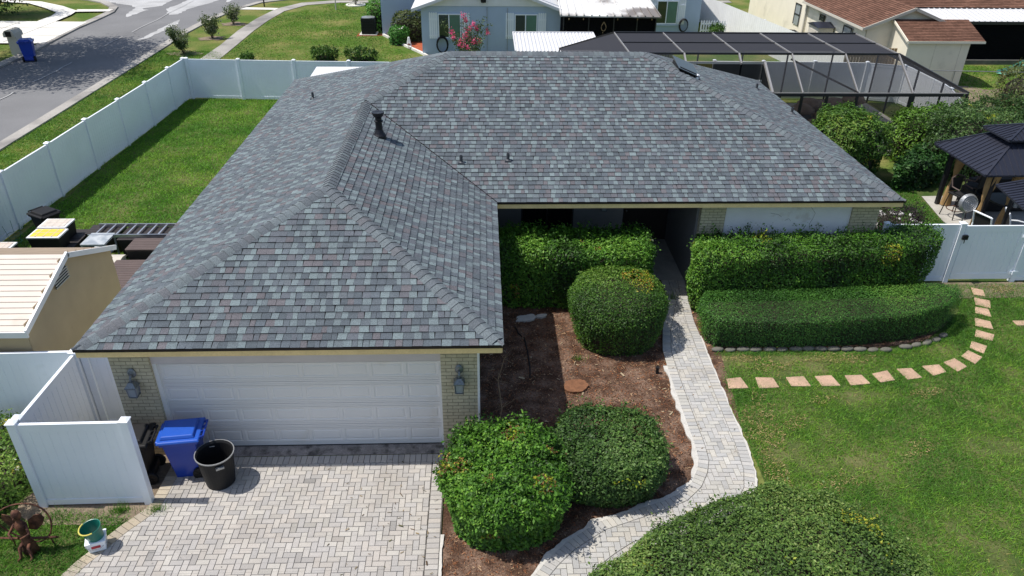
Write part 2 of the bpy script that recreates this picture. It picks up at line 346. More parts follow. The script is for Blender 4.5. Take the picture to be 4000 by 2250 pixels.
rk = [(-18.75, 5), (-18.9, 33), (-19.0, 44.9), (-19.1, 50), (-18.9, 54.2), (-18.3, 58.1), (-17.2, 61.4), (-15, 63.3), (-11, 64.2), (30, 65.5)]
ribbon('kerb', rk, .5, 0, .07, M['walkconc'], -1)
lk = [(-25.3, 5), (-25.3, 40), (-25.3, 43.8), (-25.6, 47.2), (-25.9, 51), (-25.9, 54.4), (-26, 56.8), (-26.6, 58.9), (-28.2, 61), (-29.8, 62.2), (-33, 63.6), (-80, 64.5)]
ribbon('kerb', [(x-.02, y) for x, y in lk], .55, 0, .09, M['walkconc'], 1)
sheet('driveway_across_street', [(-60, 46.6), (-25.8, 46.4), (-26.2, 53), (-60, 53.6)], .095, M['conc_w'])
swl = [(-15.62, 20), (-15.62, 43), (-15.55, 46.3), (-15.7, 50.8), (-15.57, 54.7), (-15.1, 58.7), (-13.8, 61.3), (-11.6, 62.4), (20, 63.6)]
swr = [(-14.55, 20), (-14.55, 43), (-14.6, 46.4), (-14.68, 50.8), (-14.6, 54.2), (-14.3, 57.7), (-13.2, 60.3), (-10.9, 61.5), (20, 62.6)]
b = MB()
for i in range(len(swl)-1): b.add([(*swl[i], .03), (*swr[i], .03), (*swr[i+1], .03), (*swl[i+1], .03)], [(0, 1, 2, 3)])
struct(b.build('sidewalk', M['walkconc']))
sheet('path', [(-18.2, 58.3), (-15.1, 58.2), (-15.0, 58.9), (-17.8, 59.2)], .034, M['conc_w'])
cw = [(-60, 62.2), (-36.4, 61.4), (-33, 60.7), (-30.6, 58.9), (-28.7, 57), (-28.4, 55.5), (-28.3, 53.0)]; cwi = [(-60, 61.4), (-36.4, 60.7), (-33.5, 59.9), (-31.5, 58.1), (-29.8, 56.3), (-29.5, 55), (-29.5, 53.0)]
b = MB()
for i in range(len(cw)-1): b.add([(*cw[i], .1), (*cwi[i], .1), (*cwi[i+1], .1), (*cw[i+1], .1)], [(0, 1, 2, 3)])
struct(b.build('sidewalk', M['conc_w'])); sheet('path', [(-28.6, 56.6), (-26.4, 56.8), (-26.4, 57.6), (-28.9, 57.5)], .104, M['conc_w'])
# ---------------- driveway, walkway (real pavers, clipped to the outline)
PA = .105
def pave(mb, quads, zt, pal, x0, x1, y0, y1, gap=.0035):
    i0 = int((x0+y0)/PA)-4
    for q in quads: assert len(q) >= 3
    quads = [ccw(q) for q in quads]; bbs = [(min(p[0] for p in q), max(p[0] for p in q), min(p[1] for p in q), max(p[1] for p in q)) for q in quads]
    nmax = int((abs(x1-x0)+abs(y1-y0))/PA)+8
    for i in range(-nmax, nmax):
        for j in range(-nmax, nmax):
            ox = x0+(i+2*j)*PA; oy = y0+(i-2*j)*PA
            if ox < x0-.4 or ox > x1+.4 or oy < y0-.4 or oy > y1+.4: continue
            for bx in ((ox, ox+2*PA, oy, oy+PA), (ox, ox+PA, oy+PA, oy+3*PA)):
                t = pal()
                r = [(bx[0]+gap, bx[2]+gap), (bx[1]-gap, bx[2]+gap), (bx[1]-gap, bx[3]-gap), (bx[0]+gap, bx[3]-gap)]
                for q, bb in zip(quads, bbs):
                    if bx[1] < bb[0] or bx[0] > bb[1] or bx[3] < bb[2] or bx[2] > bb[3]: continue
                    c = clip(r, q)
                    if len(c) >= 3: paver(mb, c, zt, t)
def paver(mb, c, zt, t):
    cx = sum(p[0] for p in c)/len(c); cy = sum(p[1] for p in c)/len(c); n = len(c); dz = random.uniform(-.0015, .0015)
    k = len(mb.v)
    for p in c:
        d = math.hypot(p[0]-cx, p[1]-cy)+1e-6; s = max(0, 1-.004/d)
        mb.v.append((cx+(p[0]-cx)*s, cy+(p[1]-cy)*s, zt+dz))
    for p in c: mb.v.append((p[0], p[1], zt-.005+dz))
    for p in c: mb.v.append((p[0], p[1], zt-.02))
    mb.f.append(tuple(k+i for i in range(n))); mb.m.append(0); mb.t.append(t)
    for a, b_ in ((0, n), (n, 2*n)):
        for i in range(n):
            j = (i+1) % n; mb.f.append((k+b_+i, k+b_+j, k+a+j, k+a+i)); mb.m.append(0); mb.t.append(t)
def pal_drive():
    c = random.choice([(203, 198, 192), (208, 202, 194), (200, 195, 190), (205, 198, 190), (196, 192, 188), (210, 205, 197)]); s = random.gauss(.69, .035)
    if random.random() < .035: s *= .8
    l = lin(*c); return (l[0]*s, l[1]*s, l[2]*s)
def pal_walk():
    c = random.choice([(205, 202, 197), (200, 198, 194), (207, 204, 196), (194, 193, 190), (208, 203, 193)]); s = random.gauss(.73, .035)
    l = lin(*c); return (l[0]*s, l[1]*s, l[2]*s)
def pal_edge():
    c = random.choice([(196, 182, 160), (188, 176, 158), (200, 188, 168)]); s = random.gauss(.72, .05); l = lin(*c); return (l[0]*s, l[1]*s, l[2]*s)
dl = [(-6.95, 4.0), (-6.9, 7.0), (-6.80, 7.7), (-6.72, 8.28), (-6.62, 8.51), (-6.47, 8.77), (-6.33, 9.05), (-6.2, 9.27), (-6.04, 9.48), (-5.9, 9.69), (-5.88, 10.0), (-5.86, 10.9)]
dmain = [(-0.99, 4.0)]+[(-0.99, 10.69)]
def offset_pts(pts, d):
    P = [Vector((p[0], p[1])) for p in pts]; o = []
    for i, p in enumerate(P):
        t = (P[min(i+1, len(P)-1)]-P[max(i-1, 0)]).normalized(); o.append((p.x-t.y*d, p.y+t.x*d))
    return o
def soldier(mb, pts, wd, step, zt, pal, gap=.004):
    """border course: pavers laid across a polyline, wd to the right of travel"""
    P = [Vector((p[0], p[1])) for p in pts]; S = [0]
    for i in range(len(P)-1): S.append(S[-1]+(P[i+1]-P[i]).length)
    I = [Vector(p) for p in offset_pts(pts, -wd)]
    def at(A, s):
        for i in range(len(S)-1):
            if s <= S[i+1]+1e-9: t = (s-S[i])/(S[i+1]-S[i]); return A[i]*(1-t)+A[i+1]*t
        return A[-1]
    n = int(S[-1]/step)
    for i in range(n):
        a, b_ = i*step+gap, (i+1)*step-gap
        q = [at(P, a), at(P, b_), at(I, b_), at(I, a)]
        paver(mb, ccw([(v.x, v.y) for v in q]), zt, pal())
dr = MB()
inner = offset_pts(dl, -.215)
quads = []
for i in range(len(dl)-1):
    y0, y1 = inner[i][1], inner[i+1][1]
    if y1 > 10.68: y1 = 10.68
    if y1-y0 < .005: continue
    x1 = inner[i+1][0]; x0 = inner[i][0]
    quads.append([(x0, y0), (-1.0, y0), (-1.0, y1), (x1, y1)])
pave(dr, quads, .05, pal_drive, -7.2, -.9, 4.2, 10.75)
soldier(dr, [p for p in dl if p[1] >= 4.0], .21, .115, .05, pal_edge)
soldier(dr, [(-.775, 4.1), (-.775, 10.69)][::-1], .21, .108, .05, pal_drive)
soldier(dr, [(-5.86, 10.9), (-.775, 10.9)], .21, .108, .05, pal_drive)
struct(dr.build('driveway', M['paver']))
sheet('driveway_bed', dl+[(-.76, 10.91), (-.76, 4)], .036, M['sand'])
wl = [(4.85, 18.6), (4.78, 16.5), (4.35, 15.2), (4.16, 14.3), (4.13, 13.67), (4.12, 13.05), (4.11, 12.29), (4.11, 11.51), (4.11, 11.1), (4.08, 10.65), (3.98, 10.36), (3.79, 10.03), (3.51, 9.76), (3.14, 9.58), (2.66, 9.40), (2.27, 9.25), (1.97, 9.14), (1.63, 8.91), (1.34, 8.70), (1.03, 8.38), (.75, 8.02), (.45, 7.5), (.2, 6.9), (-.15, 6.2), (-.74, 5.5)]
wr = [(5.62, 18.6), (5.3, 16.5), (5.2, 15.5), (5.19, 14.87), (5.15, 14.08), (5.14, 13.28), (5.13, 12.54), (5.11, 11.7), (5.11, 11.2), (5.09, 10.8), (5.05, 10.3), (4.9, 9.8), (4.55, 9.3), (3.95, 8.95), (3.3, 8.75), (2.9, 8.65), (2.54, 8.5), (2.25, 8.3), (2.0, 8.1), (1.75, 7.85), (1.5, 7.5), (1.2, 7.1), (.95, 6.4), (.5, 5.5), (-.2, 4.6)]
wk = MB(); li = offset_pts(wl, .20); ri = offset_pts(wr, -.20)
quads = []
for i in range(len(wl)-1):
    a, b_, c_, d_ = li[i], li[i+1], ri[i+1], ri[i]
    for tri in ([a, b_, c_], [a, c_, d_]):
        if abs((tri[1][0]-tri[0][0])*(tri[2][1]-tri[0][1])-(tri[2][0]-tri[0][0])*(tri[1][1]-tri[0][1])) > 1e-4: quads.append(tri)
pave(wk, quads, .05, pal_walk, -.8, 5.6, 4.6, 18.6)
soldier(wk, wl[::-1], .19, .108, .05, pal_walk); soldier(wk, wr, .19, .108, .05, pal_walk)
struct(wk.build('walkway', M['paver']))
b = MB()
for i in range(len(wl)-1): b.add([(*wl[i], .038), (*wl[i+1], .038), (*wr[i+1], .038), (*wr[i], .038)], [(0, 1, 2, 3)])
struct(b.build('walkway_bed', M['sand']))
# irregular white mortar haunch along the walkway edges
def haunch(pts, side, wmin, wmax, seed, name='mortar_edge'):
    P = []
    for i in range(len(pts)-1):
        a, c_ = Vector(pts[i]), Vector(pts[i+1]); n = max(1, int((c_-a).length/.07))
        for k in range(n): P.append(a.lerp(c_, k/n))
    o = []
    for i, p in enumerate(P):
        d = (P[min(i+1, len(P)-1)]-P[max(i-1, 0)]).normalized()
        w_ = wmin+(wmax-wmin)*float(vnoise(np.array([i*.35]), np.array([seed*3.]), 0, 1, seed)[0])+random.uniform(0, .018)
        o.append(p+Vector((-d.y, d.x))*w_*side)
    b = MB()
    for i in range(len(P)-1):
        q = ccw([tuple(P[i]), tuple(P[i+1]), tuple(o[i+1]), tuple(o[i])]); b.prism(q, .0, .046+.004*random.random(), cap0=False)
    return struct(b.build(name, M['mortar']))
haunch(wl[4:], -1, .03, .12, 1); haunch(wr[3:15], 1, .005, .045, 2); haunch([(-.765, 6.9), (-.765, 9.0)], -1, .02, .06, 4)
# mulch bed and side strips
bed = [(-.74, 5.5), (-.74, 10.9), (-.1, 11.0), (-.1, 17.0), (.3, 19), (5.0, 19)]+[(x, y) for x, y in wl[1:]]
sheet('mulch_bed', bed, .012, M['mulch'])
sheet('mulch_bed', [(5.18, 11.6), (5.3, 12.3), (5.38, 13.1), (5.5, 14.2), (9.0, 14.25), (10.6, 14.6), (11.6, 15.4), (12.0, 17.3), (5.3, 17.3), (5.15, 14.5)], .014, M['mulch'])
sheet('dirt_strip', [(-7.7, 9.35), (-6.3, 9.3), (-6.0, 9.5), (-5.85, 9.8), (-5.85, 11.1), (-7.6, 11.1), (-8.3, 9.7)], .014, M['dirt'])
sheet('dirt_strip', [(12.0, 16.55), (14.8, 16.6), (14.8, 17.4), (12.0, 17.4)], .014, M['dirt'])
# fallen chips, twigs and straw on the mulch
def scatter_chips(name, poly, n, zb, pals, lmin=.02, lmax=.08, seed=1):
    r = np.random.default_rng(seed); xs = [p[0] for p in poly]; ys = [p[1] for p in poly]
    x = r.uniform(min(xs), max(xs), n*2); y = r.uniform(min(ys), max(ys), n*2); k = inpoly(x, y, poly); x, y = x[k][:n], y[k][:n]; n = len(x)
    L_ = r.uniform(lmin, lmax, n)*r.choice([1, 1, 1.6], n); W = L_*r.uniform(.1, .28, n); a = r.uniform(0, 6.28, n); z = zb+r.uniform(.004, .02, n)
    dx, dy = np.cos(a), np.sin(a); V = np.zeros((n, 4, 3)); t = r.uniform(-.012, .018, n)
    for q, (s1, s2) in enumerate(((-1, -1), (1, -1), (1, 1), (-1, 1))):
        V[:, q, 0] = x+dx*L_/2*s1-dy*W/2*s2; V[:, q, 1] = y+dy*L_/2*s1+dx*W/2*s2; V[:, q, 2] = z+s1*t*.5+s2*.002
    P_ = np.array([lin(*c) for c in pals]); ti = P_[r.integers(0, len(P_), n)]*r.uniform(.7, 1.15, (n, 1))
    o = npmesh(name, V.reshape(-1, 3), np.arange(n*4).reshape(n, 4), ti, M['chip']); o['kind'] = 'stuff'; return o
scatter_chips('wood_chips', [(-.1, 9), (-.1, 17), (4.6, 17), (4.1, 13), (4.1, 10.6), (3.1, 9.6), (1, 8.4), (-.7, 7), (-.7, 9)], 30000, .012, [(140, 92, 64), (108, 72, 52), (164, 118, 84), (82, 52, 38), (178, 148, 116), (132, 78, 48), (64, 42, 32), (150, 98, 62)], .01, .04, 3)
scatter_chips('wood_chips', [(-.1, 9.5), (.2, 16), (4, 16), (4.0, 10.6), (3, 9.7)], 260, .016, [(166, 142, 110), (180, 162, 132), (140, 112, 84)], .04, .09, 4)
scatter_chips('wood_chips', [(5.2, 12), (5.5, 14.3), (9, 14.4), (10.5, 14.7), (5.2, 17)], 900, .014, [(150, 112, 82), (96, 68, 50), (170, 130, 96)], .02, .07, 5)
sheet('concrete_apron', [(-5.95, 10.905), (-.5, 10.905), (-.5, 11.3), (-5.95, 11.3)], .055, M['apron'])
sheet('patio_slab', [(14.75, 17.55), (14.7, 21.4), (15.05, 23.35), (21, 23.6), (21, 17.55)], .03, M['conc'])
sheet('pool_deck', [(3.0, 28.1), (10.6, 28.1), (10.75, 27.4), (18.2, 27.4), (18.2, 34.5), (3.0, 34.5)], .03, M['conc'])
sheet('pool_water', [(6, 29.2), (13.6, 29.2), (14.2, 30.6), (13.2, 31.8), (6, 32)], .034, M['pool'])
sheet('porch_floor', [(3.9, 17.6), (5.44, 17.6), (5.44, 20.1), (3.9, 20.1)], .052, M['conc'])
sheet('red_mulch_bed', [(-7.9, 49.2), (-6.26, 49.4), (-4.82, 46.7), (-3.45, 44.3), (-3.4, 50), (-7.9, 50.1)], .016, M['redmulch'])
ribbon('bed_kerb', [(-6.3, 49.45), (-4.82, 46.65), (-3.5, 44.35), (-2.2, 41.5)], .14, 0, .12, M['conc_w'], 1)
sheet('bare_ground', blob(24.5, 35.5, 3.2, 1.7, .3, 9), .01, M['dirt'])
# ================================================================= HOUSE
ZE = 2.7; XL, XR, XRR = -6.93, .33, 10.45; YF, YM, YB = 10.66, 16.79, 28.1
RX = -3.144; ZG = ZE+1.45; YA = 14.285; YV = 20.353; ZR = ZE+2.3; YR = 22.44; RL, RRx = -.925, 4.80
house = thing('house', 'large house in the middle with new grey shingle hip roof and white garage door', 'house', (-3, 11, 0))
SP = [lin(*c) for c in [(115, 128, 132), (121, 135, 138), (86, 94, 102), (81, 89, 96), (93, 101, 108), (95, 101, 107), (97, 95, 101), (104, 98, 102), (92, 96, 104), (103, 113, 118)]]
SPm = tuple(sum(c[i] for c in SP)/len(SP) for i in range(3)); SP = [tuple((c[i]*.68+SPm[i]*.32)*1.0 for i in range(3)) for c in SP]
SW = np.array([.27, .17, .13, .11, .09, .05, .05, .07, .04, .04]); SW /= SW.sum()
def shingle_face(mb, pts3, convex_parts=None, expo=.15, wmin=.085, wmax=.185):
    """pts3: face corners, first two along the eave"""
    P = [Vector(p) for p in pts3]; u = (P[1]-P[0]).normalized(); nrm = (P[1]-P[0]).cross(P[2]-P[0]).normalized()
    if nrm.z < 0: nrm = -nrm
    v = nrm.cross(u)
    if v.z < 0: v = -v
    o = P[0]; pq = lambda p: ((Vector(p)-o).dot(u), (Vector(p)-o).dot(v))
    parts = [ccw([pq(p) for p in pp]) for pp in (convex_parts or [pts3])]
    allp = [p for pp in parts for p in pp]; u0 = min(p[0] for p in allp); u1 = max(p[0] for p in allp); v1 = max(p[1] for p in allp)
    rows = int(v1/expo)+1
    to3 = lambda a, b_, h: o+u*a+v*b_+nrm*h
    for r in range(rows):
        va, vb = r*expo, (r+1)*expo; x = u0-random.random()*.3; prev = 0
        while x < u1:
            run = random.random()
            wd = random.uniform(wmin, wmax)
            sk = random.uniform(-.012, .012); ix = rng.choice(len(SP), p=SW)
            if prev < 2 and ix < 2: ix = random.choice([2, 3, 4, 5, 8, 9, 7])
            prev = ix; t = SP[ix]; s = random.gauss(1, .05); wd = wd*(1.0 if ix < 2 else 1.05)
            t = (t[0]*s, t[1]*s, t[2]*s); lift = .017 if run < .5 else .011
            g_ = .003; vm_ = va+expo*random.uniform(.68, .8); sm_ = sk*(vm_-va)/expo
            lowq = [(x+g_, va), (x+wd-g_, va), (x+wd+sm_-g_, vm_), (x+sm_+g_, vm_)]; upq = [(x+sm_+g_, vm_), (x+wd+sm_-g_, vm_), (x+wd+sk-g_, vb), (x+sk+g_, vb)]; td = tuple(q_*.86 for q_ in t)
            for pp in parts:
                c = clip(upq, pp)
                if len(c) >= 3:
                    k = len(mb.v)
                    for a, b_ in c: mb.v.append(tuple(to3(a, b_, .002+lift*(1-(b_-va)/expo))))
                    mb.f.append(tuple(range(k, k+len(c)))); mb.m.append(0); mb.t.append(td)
                c = clip(lowq, pp)
                if len(c) < 3: continue
                k = len(mb.v)
                for a, b_ in c: mb.v.append(tuple(to3(a, b_, .002+lift*(1-(b_-va)/expo))))
                mb.f.append(tuple(range(k, k+len(c)))); mb.m.append(0); mb.t.append(t)
                lo = [q for q in c if abs(q[1]-va) < 1e-5]
                if len(lo) >= 2:
                    a0 = min(q[0] for q in lo); a1 = max(q[0] for q in lo); k = len(mb.v)
                    mb.v += [tuple(to3(a0, va, .0)), tuple(to3(a1, va, .0)), tuple(to3(a1, va, .002+lift)), tuple(to3(a0, va, .002+lift))]
                    mb.f.append((k, k+1, k+2, k+3)); mb.m.append(0); mb.t.append((.012, .013, .015))
            x += wd
    for pp in parts:
        k = len(mb.v)
        for a, b_ in pp: mb.v.append(tuple(to3(a, b_, -.004)))
        mb.f.append(tuple(range(k, k+len(pp)))); mb.m.append(0); mb.t.append((.02, .02, .022))
rf = MB(); A = {'fl': (XL, YF, ZE), 'fr': (XR, YF, ZE), 'ap': (RX, YA, ZG), 'gr': (RX, YV, ZG), 'va': (XR, YM, ZE), 'mr': (XRR, YM, ZE), 'rl': (RL, YR, ZR), 'rr': (RRx, YR, ZR), 'bl': (XL, YB, ZE), 'br': (XRR, YB, ZE)}
shingle_face(rf, [A['fl'], A['fr'], A['ap']])
shingle_face(rf, [A['bl'], A['fl'], A['ap'], A['gr'], A['rl']], [[A['fl'], A['ap'], A['gr'], (XL, YV, ZE)], [(XL, YV, ZE), A['gr'], A['rl'], A['bl']]])
shingle_face(rf, [A['fr'], A['va'], A['gr'], A['ap']])
shingle_face(rf, [A['va'], A['mr'], A['rr'], A['rl'], A['gr']])
shingle_face(rf, [A['mr'], A['br'], A['rr']])
shingle_face(rf, [A['br'], A['bl'], A['rl'], A['rr']])
roof = rf.build('roof', M['shingle'], house)
def caps(mb, p0, p1, nA, nB, hw=.165, step=.15, lift=.018, hip=True):
    """overlapping bent cap shingles from p0 (low) to p1"""
    p0, p1 = Vector(p0), Vector(p1); d = (p1-p0); Ln = d.length; d.normalize(); nA, nB = Vector(nA).normalized(), Vector(nB).normalized()
    mid = Vector((p0+p1)/2); up = (nA+nB).normalized()
    a = d.cross(nA); b_ = d.cross(nB)
    if a.dot(nB) > 0: a = -a   # away from B, lies in plane A
    if b_.dot(nA) > 0: b_ = -b_
    # choose directions going downwards
    if a.z > 0: a = -a
    if b_.z > 0: b_ = -b_
    n = int(Ln/step); rel = [(-1, 0), (-.8, .010), (-.5, .02), (-.2, .024), (0, .026), (.2, .024), (.5, .02), (.8, .010), (1, 0)]
    for i in range(n+1):
        s0 = i*step; s1 = min(s0+step+.03, Ln); hwl = min(hw, .03+s0*.9) if hip else hw; t = SP[rng.choice(len(SP), p=SW)]; g_ = sum(t)/3; sc_ = random.gauss(1, .04); t = tuple((c*.45+(.135, .15, .165)[q_]*.55)*sc_ for q_, c in enumerate(t))
        k = len(mb.v)
        j0, j1 = random.uniform(-.006, .006), random.uniform(-.006, .006)
        for s, h in ((s0+j0, lift), (s1, .004), (s0+j0, -.004)):
            for q, e in rel:
                base = p0+d*s; side = a if q < 0 else b_; off = side*abs(q)*hwl; nn = nA if q < 0 else nB if q > 0 else up
                mb.v.append(tuple(base+off+up*e+nn*h*(.8+.2*(1-abs(q)))))
        m_ = len(rel)
        for q in range(m_-1):
            mb.f.append((k+q, k+q+1, k+m_+q+1, k+m_+q)); mb.m.append(0); mb.t.append(t)
            mb.f.append((k+2*m_+q, k+2*m_+q+1, k+q+1, k+q)); mb.m.append(0); mb.t.append((.035, .037, .042))
def nr(p): a, b_, c_ = [Vector(x) for x in p]; n = (b_-a).cross(c_-a).normalized(); return n if n.z > 0 else -n
nF = nr([A['fl'], A['fr'], A['ap']]); nL = nr([A['bl'], A['fl'], A['ap']]); nG = nr([A['fr'], A['va'], A['gr']]); nM = nr([A['va'], A['mr'], A['rr']]); nR_ = nr([A['mr'], A['br'], A['rr']]); nB_ = nr([A['br'], A['bl'], A['rl']])
cp = MB()
caps(cp, A['fl'], A['ap'], nL, nF); caps(cp, A['fr'], A['ap'], nG, nF); caps(cp, A['ap'], A['gr'], nL, nG, hip=False); caps(cp, A['gr'], A['rl'], nL, nM, hip=False)
caps(cp, A['rl'], A['rr'], nM, nB_, hip=False); caps(cp, A['mr'], A['rr'], nR_, nM); caps(cp, A['bl'], A['rl'], nL, nB_); caps(cp, A['br'], A['rr'], nR_, nB_)
cp.build('ridge_cap', M['shingle'], roof)
vv = MB(); a, c_ = Vector(A['va'])+Vector((0, 0, .022)), Vector(A['gr'])+Vector((0, 0, .022)); vv.bar(a, c_, .02, .006); vv.build('valley_flashing', M['drip'], roof)
ftp = [(XL, YF), (XR, YF), (XR, YM), (XRR, YM), (XRR, YB), (XL, YB)]
de = MB(); fa = MB()
ins = [(XL+.03, YF+.03), (XR-.03, YF+.03), (XR-.03, YM+.03), (XRR-.03, YM+.03), (XRR-.03, YB-.03), (XL+.03, YB-.03)]
for i in range(6):
    a, c_ = ftp[i], ftp[(i+1) % 6]; e, g_ = ins[i], ins[(i+1) % 6]
    de.bar((*[(q) for q in a], ZE-.022), (*c_, ZE-.022), .012, .048)
    fa.bar((*e, ZE-.105), (*g_, ZE-.105), .03, .115)
de.build('drip_edge', M['drip'], roof); fa.build('fascia', M['newwood'], house)
sf = MB(); sf.add([(x, y, ZE-.13) for x, y in [(XL+.05, YF+.05), (XR-.05, YF+.05), (XR-.05, YM+.05), (XRR-.05, YM+.05), (XRR-.05, YB-.05), (XL+.05, YB-.05)]], [(5, 4, 3, 2, 1, 0)]); sf.build('soffit', M['soffit'], house)
# vents and flue
def vent(x, y, z, r=.04, h=.19):
    b = MB(); b.lathe([(r*1.6, -.05), (r*1.6, .02), (r, .04), (r, h), (r*.75, h), (r*.75, h-.1)], x, y, 12); o = b.build('vent_pipe', M['pvc'], roof, smooth=False)
    for i in range(len(o.data.vertices)): o.data.vertices[i].co.z += z
    b = MB(); b.taper(x, y, z-.02, z+.02, .085, .085, .075, .075); b.build('vent_flashing', M['pvc'], o)
vent(-.55, 18.1, ZE+.407*(18.1-YM)); vent(.64, 18.17, ZE+.407*(18.17-YM)); vent(-5.31, 23.56, ZE+.383*(-5.31-XL)); vent(9.49, 25.6, ZE+.407*(XRR-9.49)); vent(10.0, 23.5, ZE+.407*(XRR-10.))
fx, fy = -2.56, 18.15; fz = ZE+.418*(XR-fx)
b = MB(); b.lathe([(.17, -.12), (.16, .05), (.125, .12), (.10, .2), (.085, .26), (.085, .52), (.115, .55), (.115, .58), (.08, .6), (.08, .68), (.13, .76), (.155, .86), (.155, .88), (.13, .885), (.0, .87)], fx, fy, 20)
b.v = [(x, y, z*.70+fz) for x, y, z in b.v]; b.build('flue_pipe', M['blackmet'], roof, smooth=False)
# skylight style roof fan panel
b = MB(); sx, sy = 5.9, 22.5; sz = ZE+.407*(XRR-sx)
Ms = Matrix.Translation((6.0, 22.35, ZE+.407*(XRR-6.0)+.03)) @ Matrix.Rotation(math.atan(.407), 4, 'Y')
b.box(-.28, .26, -.45, .5, -.02, .09, 0, M=Ms); b.box(-.36, .34, -.56, .56, .1, .125, 1, M=Ms @ Matrix.Rotation(R(6), 4, 'X')); b.box(.27, .33, -.56, -.42, -.02, .1, 2, M=Ms)
b.build('skylight', [M['black'], M['dark'], M['white']], roof)
# walls
wls = MB()
wls.box(-6.55, -.12, 11.22, 11.3, 2.12, 2.57)                       # back of header
wls.box(-6.55, -6.47, 11.3, 27.6, 0, 2.57); wls.box(-.2, -.12, 11.3, 18.9, 0, 2.57); wls.box(-6.47, 9.9, 27.5, 27.6, 0, 2.57); wls.box(9.98, 10.06, 17.3, 27.5, 0, 2.57)
wls.build('wall', M['whitepaint'], house)
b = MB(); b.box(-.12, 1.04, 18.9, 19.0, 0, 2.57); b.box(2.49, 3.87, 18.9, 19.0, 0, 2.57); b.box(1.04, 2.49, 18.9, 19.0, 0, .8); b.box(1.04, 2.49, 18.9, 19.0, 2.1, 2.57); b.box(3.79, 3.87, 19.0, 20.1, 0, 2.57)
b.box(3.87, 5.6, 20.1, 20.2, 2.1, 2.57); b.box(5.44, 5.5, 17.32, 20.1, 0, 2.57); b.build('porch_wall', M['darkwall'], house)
b = MB(); b.box(1.04, 2.49, 18.94, 18.97, .8, 2.1); o = b.build('window', M['dark'], house)
b = MB(); b.box(1.04, 1.08, 18.9, 18.935, .8, 2.1); b.box(2.45, 2.49, 18.9, 18.935, .8, 2.1); b.box(1.74, 1.78, 18.9, 18.935, .8, 2.1); b.box(1.08, 2.45, 18.902, 18.93, .8, .84); b.box(1.08, 2.45, 18.902, 18.93, 2.06, 2.1); b.build('frame', M['bronzed'], o)
b = MB(); b.box(3.87, 5.44, 20.08, 20.1, .06, 2.1); o = b.build('front_door', M['darkbrown'], house)
b = MB(); b.lathe([(.03, 0), (.03, .05), (0, .06)], 0, 0, 10, M=Matrix.Translation((4.2, 20.08, 1.0)) @ Matrix.Rotation(R(90), 4, 'X')); b.build('door_handle', M['pewter'], o)
b = MB(); b.box(6.13, 9.38, 17.2, 17.3, 0, 2.57); st = b.build('stucco_wall', M['stucco'], house)
for pts in ([(6.5, 2.42), (6.95, 2.41)], [(8.3, 2.38), (8.45, 2.2), (8.42, 2.05), (8.36, 1.9), (8.4, 1.75)], [(7.3, 2.2), (7.5, 2.17), (7.6, 2.1)], [(7.7, 2.0), (7.8, 2.05), (7.86, 1.98)]):
    ck = MB(); ck.tube([(x, 17.197, z) for x, z in pts], .004, 4); ck.build('crack', M['stone'], st)
for x0, x1, y0, y1, z1 in ((5.5, 6.13, 17.15, 17.33, 2.57), (9.38, 10.08, 17.15, 17.4, 2.57), (-6.62, -5.93, 11.05, 11.4, 2.57), (-.79, -.13, 11.05, 11.4, 2.57)):
    b = MB(); b.box(x0, x1, y0, y1, 0, z1); b.build('brick_pillar', M['brick'], house)
b = MB(); b.box(-.13, -.09, 11.03, 11.4, 0, 2.57); b.build('corner_trim', M['whitepaint'], house)
b = MB(); b.box(-5.93, -.79, 11.11, 11.24, 2.08, 2.57); b.build('garage_header', M['header'], house)
b = MB(); b.box(-5.93, -5.86, 11.12, 11.3, .05, 2.08); b.build('door_jamb', M['whitepaint'], house); b = MB(); b.box(-.83, -.79, 11.14, 11.3, .05, 2.08); b.build('door_jamb', M['whitepaint'], house)
# garage door: four sections of eight raised panels, each with sloped margins
gd = MB(); gx0, gx1, gz0, gz1, gy = -5.86, -.83, .07, 2.10, 11.2; nx, nz = 8, 4; cw_ = (gx1-gx0)/nx; chh = (gz1-gz0)/nz
def panelrect(mb, x0, x1, z0, z1, y):
    loops = [(0, 0), (.03, 0), (.05, .010), (.062, .010), (.085, .002)]
    pts = []
    for i_, dep in loops: pts.append([(x0+i_, y+dep, z0+i_), (x1-i_, y+dep, z0+i_), (x1-i_, y+dep, z1-i_), (x0+i_, y+dep, z1-i_)])
    k = len(mb.v); [mb.v.append(p) for l in pts for p in l]
    for l in range(len(loops)-1):
        for q in range(4): mb.f.append((k+4*l+q, k+4*l+(q+1) % 4, k+4*l+4+(q+1) % 4, k+4*l+4+q)); mb.m.append(0); mb.t.append((1, 1, 1))
    e = k+4*(len(loops)-1); mb.f.append((e, e+1, e+2, e+3)); mb.m.append(0); mb.t.append((1, 1, 1))
for j in range(nz):
    z0 = gz0+j*chh; gd.box(gx0, gx1, gy+.02, gy+.05, z0, z0+chh-.005)
    for zz in (z0+.0, z0+.04, z0+chh-.085, z0+chh-.045): gd.box(gx0, gx1, gy-.0, gy+.021, zz, zz+.036)
    for i in range(nx): panelrect(gd, gx0+i*cw_, gx0+(i+1)*cw_, z0+.08, z0+chh-.09, gy)
door = gd.build('garage_door', M['door'], house)
b = MB(); b.box(gx0, gx1, gy-.01, gy+.04, .055, .07); b.build('bottom_seal', M['black'], door)
